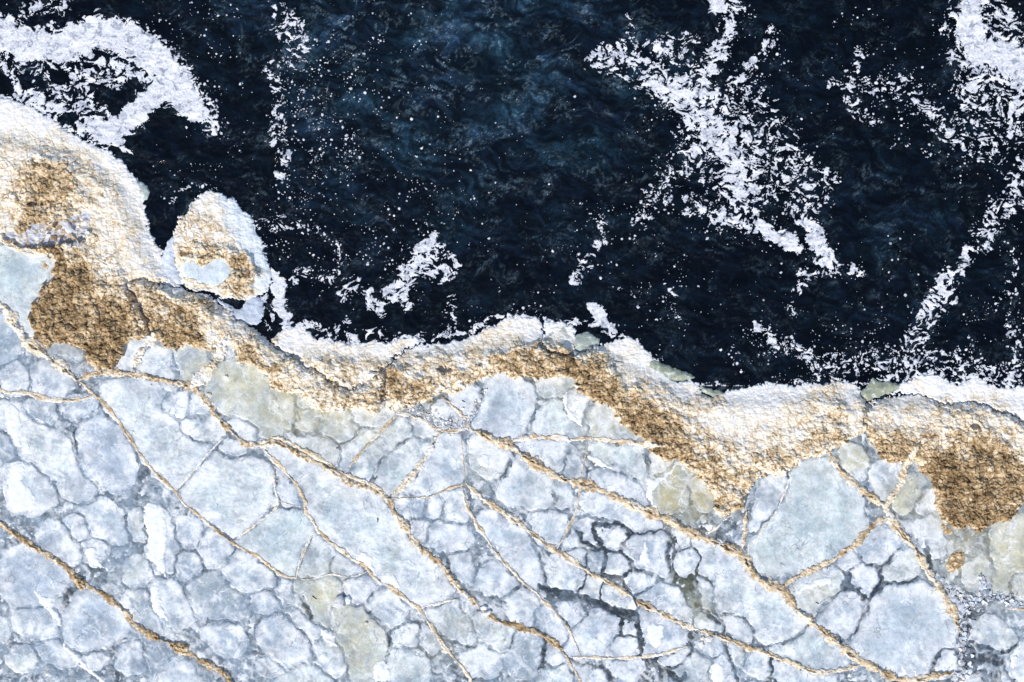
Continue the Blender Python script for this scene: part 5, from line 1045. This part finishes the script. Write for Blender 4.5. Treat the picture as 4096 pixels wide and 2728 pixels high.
for lab, txt, h, cc in [
    ('pale grey boulder of ice on the edge of the murky olive plate', 'B1 710 830 740 780 790 770 820 810 815 870 770 890 705 875', .26, (.62, .64, .66)),
    ('frosted white lump leaning on the pale grey boulder', 'B1 810 790 850 775 880 810 870 850 830 850 815 820', .14, (.70, .76, .80)),
    ('bright white triangular slab under the long tan ridge', 'B2 1110 790 1150 880 1130 905 1060 890 1080 840', .16, (.82, .86, .90)),
    ('smooth whitish stone-like flake below the heap of ice flakes', 'B2 1715 1200 1750 1190 1765 1230 1745 1260 1715 1240', .10, (.76, .76, .72)),
    ('small cream flake above the stone-like one', 'B2 1730 1160 1760 1145 1775 1165 1755 1185 1735 1180', .08, (.72, .68, .58)),
    ('angular flake in the heap under the long tan ridge', 'B2 1775 1160 1820 1140 1850 1160 1830 1195 1790 1195', .10, (.70, .70, .66)),
    ('upper white flake of the heap on the rusty ridge', 'B1 2060 880 2100 860 2130 880 2120 905 2075 910', .14, (.74, .77, .80)),
    ('lower tilted flake of the heap on the rusty ridge', 'B1 2090 930 2150 905 2170 920 2140 950 2100 960', .14, (.70, .72, .74)),
    ('little pebble of ice on the murky plate below the grey boulder', 'B1 1000 1020 1020 1010 1030 1025 1015 1040 1000 1035', .09, (.60, .60, .52)),
    ('small bright chunk between the white block and the cream rampart', 'A1 1020 300 1070 280 1110 290 1080 330 1030 340', .2, (.84, .86, .88)),
    ('large grey slab standing in the rubble hollow of the headland', 'D 530 480 580 440 640 470 690 550 660 570 600 530', .22, (.62, .64, .68)),
    ('tan slab lying in the rubble hollow of the headland', 'D 630 580 660 570 740 650 740 680 700 660 630 620', .20, (.55, .44, .30)),
    ('brown stone-like lump in the rubble hollow of the headland', 'D 465 610 500 590 530 610 520 640 480 640', .16, (.30, .20, .12)),
    ('white splinter at the right of the rubble hollow', 'D 600 530 660 520 680 560 640 590 610 560', .24, (.74, .76, .80)),
    ('cream flake on the wide yellow-green plate', 'A0 1900 480 1940 470 1950 500 1920 512', .08, (.74, .66, .50)),
    ('tiny cream flake on the great streaked plate', 'A0 1375 405 1392 400 1398 412 1382 418', .06, (.80, .74, .62)),
    ('small cream stone-like flake by the broad cream side ridge', 'A0 2065 320 2090 315 2097 335 2072 340', .09, (.80, .74, .62))]:
    p = P(txt); cx, cy = p.mean(0)
    tag(put(chunk_mesh('ice_chunk', p, h, int(cx * 7) % 999, cc), 'ice_chunk', cx, cy, M_chip, 0, (rng.uniform(-.15, .15), rng.uniform(-.15, .15))), lab, 'ice chunk')
# twigs and blown bits
def twig(pts, r, lab):
    p = P(pts); v = []; f = []
    cx, cy = p.mean(0); z0 = float(surf_at(np.array([cx]), np.array([cy]))[0])
    for k, (a, b) in enumerate(p):
        d = p[min(k + 1, len(p) - 1)] - p[max(k - 1, 0)]; d = d / (np.hypot(*d) + 1e-9); rr = r * (1 - .4 * k / len(p))
        for j in range(5):
            an = j * 2 * math.pi / 5
            v.append(((a - cx) * U - d[1] * math.cos(an) * rr, -(b - cy) * U - d[0] * math.cos(an) * rr, r * .8 + math.sin(an) * rr + .006 * math.sin(k * 2)))
    for k in range(len(p) - 1):
        for j in range(5): a = k * 5 + j; b = k * 5 + (j + 1) % 5; f.append((a, b, b + 5, a + 5))
    f.append(tuple(range(4, -1, -1))); f.append(tuple(range(len(v) - 5, len(v))))
    me = bpy.data.meshes.new('twig'); me.from_pydata(v, [], f); me.update(); shade_attr(me, np.array([(.02, .017, .015)] * len(v))); me.materials.append(M_wood)
    o = bpy.data.objects.new('twig', me); col.objects.link(o); o.location = ((cx - 512) * U, (341 - cy) * U, z0 - .004); tag(o, lab, 'twig')
twig('B1 518 778 530 786 545 797 558 806', .022, 'black twig lying on the murky olive plate')
twig('B1 1118 60 1122 80 1116 96', .03, 'dark stub frozen into the giant pale plate')
twig('A1 1892 545 1905 552 1922 560', .022, 'black twig on the pale floe beneath the shore foam')
twig('B3 442 835 455 842 470 850', .02, 'dark sliver on the half white half grey floe')
# rubble strips and crumbs: many small shards
def shards(name, spots, lab, seed, mat, cols, size, zadd=0):
    r = np.random.RandomState(seed); V = []; F = []; C = []; nv = 0
    pos = np.array(spots); zz = surf_at(pos[:, 0], pos[:, 1])
    for (x, y), z in zip(pos, zz):
        n = r.randint(4, 7); a0 = r.rand() * 6.28; R_ = size[0] + (size[1] - size[0]) * r.rand() ** 2.2; el = r.uniform(.3, .85); ro = r.rand() * 3.14
        h = R_ * r.uniform(.15, .5); tx, ty = r.uniform(-.5, .5, 2)
        pts = []
        for k in range(n):
            a = a0 + k * 2 * math.pi / n + r.uniform(-.25, .25); u_, v_ = math.cos(a) * R_, math.sin(a) * R_ * el
            pts.append((u_ * math.cos(ro) - v_ * math.sin(ro), u_ * math.sin(ro) + v_ * math.cos(ro)))
        X, Y = (x - 512) * U, (341 - y) * U
        for s_, hz in ((1, -.02), (.9, h)):
            for u_, v_ in pts: V.append((X + u_ * s_, Y + v_ * s_, z + zadd + hz + (tx * u_ + ty * v_) * (hz > 0)))
        for k in range(n): F.append((nv + k, nv + (k + 1) % n, nv + n + (k + 1) % n, nv + n + k))
        F.append(tuple(range(nv + n, nv + 2 * n))); nv += 2 * n
        cc = np.array(cols[r.randint(len(cols))]) * r.uniform(.85, 1.1); C += [cc] * (2 * n)
    me = bpy.data.meshes.new(name); me.from_pydata(V, [], F); me.update(); shade_attr(me, np.clip(np.array(C), 0, .95)); me.materials.append(mat)
    o = bpy.data.objects.new(name, me); col.objects.link(o); tag(o, lab, 'ice rubble', kind='stuff'); return o
def scatter(txt, n, wid, seed):
    r = np.random.RandomState(seed); pl = P(txt); L = np.concatenate([[0], np.cumsum(np.hypot(*(pl[1:] - pl[:-1]).T))]); out = []
    for _ in range(n):
        t = r.rand() * L[-1]; k = min(np.searchsorted(L, t, 'right') - 1, len(pl) - 2); q = (t - L[k]) / (L[k + 1] - L[k] + 1e-9)
        p = pl[k] * (1 - q) + pl[k + 1] * q; out.append((p[0] + r.normal() * wid, p[1] + r.normal() * wid))
    return out
ICEC = [(.30, .35, .42), (.62, .67, .73), (.60, .66, .74), (.80, .82, .84), (.46, .50, .56), (.66, .62, .60)]
sp = scatter('B3 1600 680 1700 740 1850 800 1950 860 2000 800 2150 780 2300 850', 200, 3.2, 1) + scatter('B3 1850 850 1820 1000 1790 1150 1800 1300 1780 1450 1760 1600', 230, 3.6, 2) \
    + scatter('B3 1950 600 2000 700 1960 820', 120, 2.6, 3)
shards('ice_rubble', sp, 'strip of broken white ice shards running down beside the largest lower right floe', 5, M_chip, ICEC, (.03, .19))
sp = scatter('A1 1380 620 1500 640 1620 690 1700 780 1850 780 1950 700', 380, 3.4, 4) + scatter('A1 1900 800 1960 740 2010 640 2060 540 2120 430', 160, 1.6, 6)
shards('ice_rubble', sp, 'glassy rubble around the star crack under the shore foam', 6, M_chip, ICEC + [(.55, .45, .32)], (.02, .10))
sp = scatter('D 330 560 480 500 620 520 760 560 800 640 600 680 400 650', 240, 3.2, 7)
shards('ice_rubble', sp, 'jumbled slabs filling the grey hollow of the cream headland', 7, M_chip, ICEC + [(.42, .32, .22), (.6, .5, .36)], (.04, .22))
sp = scatter('B2 1690 1130 1800 1150 1900 1150', 60, 1.5, 8) + scatter('B1 2060 880 2160 930', 50, 1.5, 9)
shards('ice_rubble', sp, 'fine flakes in two small heaps beside the tan ridges', 8, M_chip, ICEC, (.02, .08))
sp = []
for k, (lab, hw, dr, hg, txt) in enumerate(RIDGES):
    n = int(np.hypot(*(np.diff(P(txt), axis=0)).T).sum() * .22 * min(hw, 3) ** .8); sp += scatter(txt, n, hw * 1.05 + .5, 40 + k)
shards('ice_crumbs', sp, 'pale crumbs of ice strewn along the ridges', 9, M_ridge, [tuple(ramp(np.array([d]))[0]) for d in (.2, .3, .4, .5, .6)], (.012, .045), .008)
sp = []
r = np.random.RandomState(77)
for _ in range(9000):
    x, y = r.uniform(0, 1024), r.uniform(150, 540)
    i, j = int((x + 58) / SG), int((y - 78) / SG)
    if mB[j, i] > 1.5 and stain[j, i] > .22: sp.append((x, y))
shards('foam_crumbs', sp, 'small knobs of frozen tan foam crusting the shore ice', 10, M_spray, [tuple(ramp(np.array([d]))[0]) for d in (.35, .5, .65)], (.015, .05))
print('objects', len(bpy.data.objects), 'tris~', sum(len(o.data.loops) - 2 * len(o.data.polygons) for o in bpy.data.objects if o.type == 'MESH'))
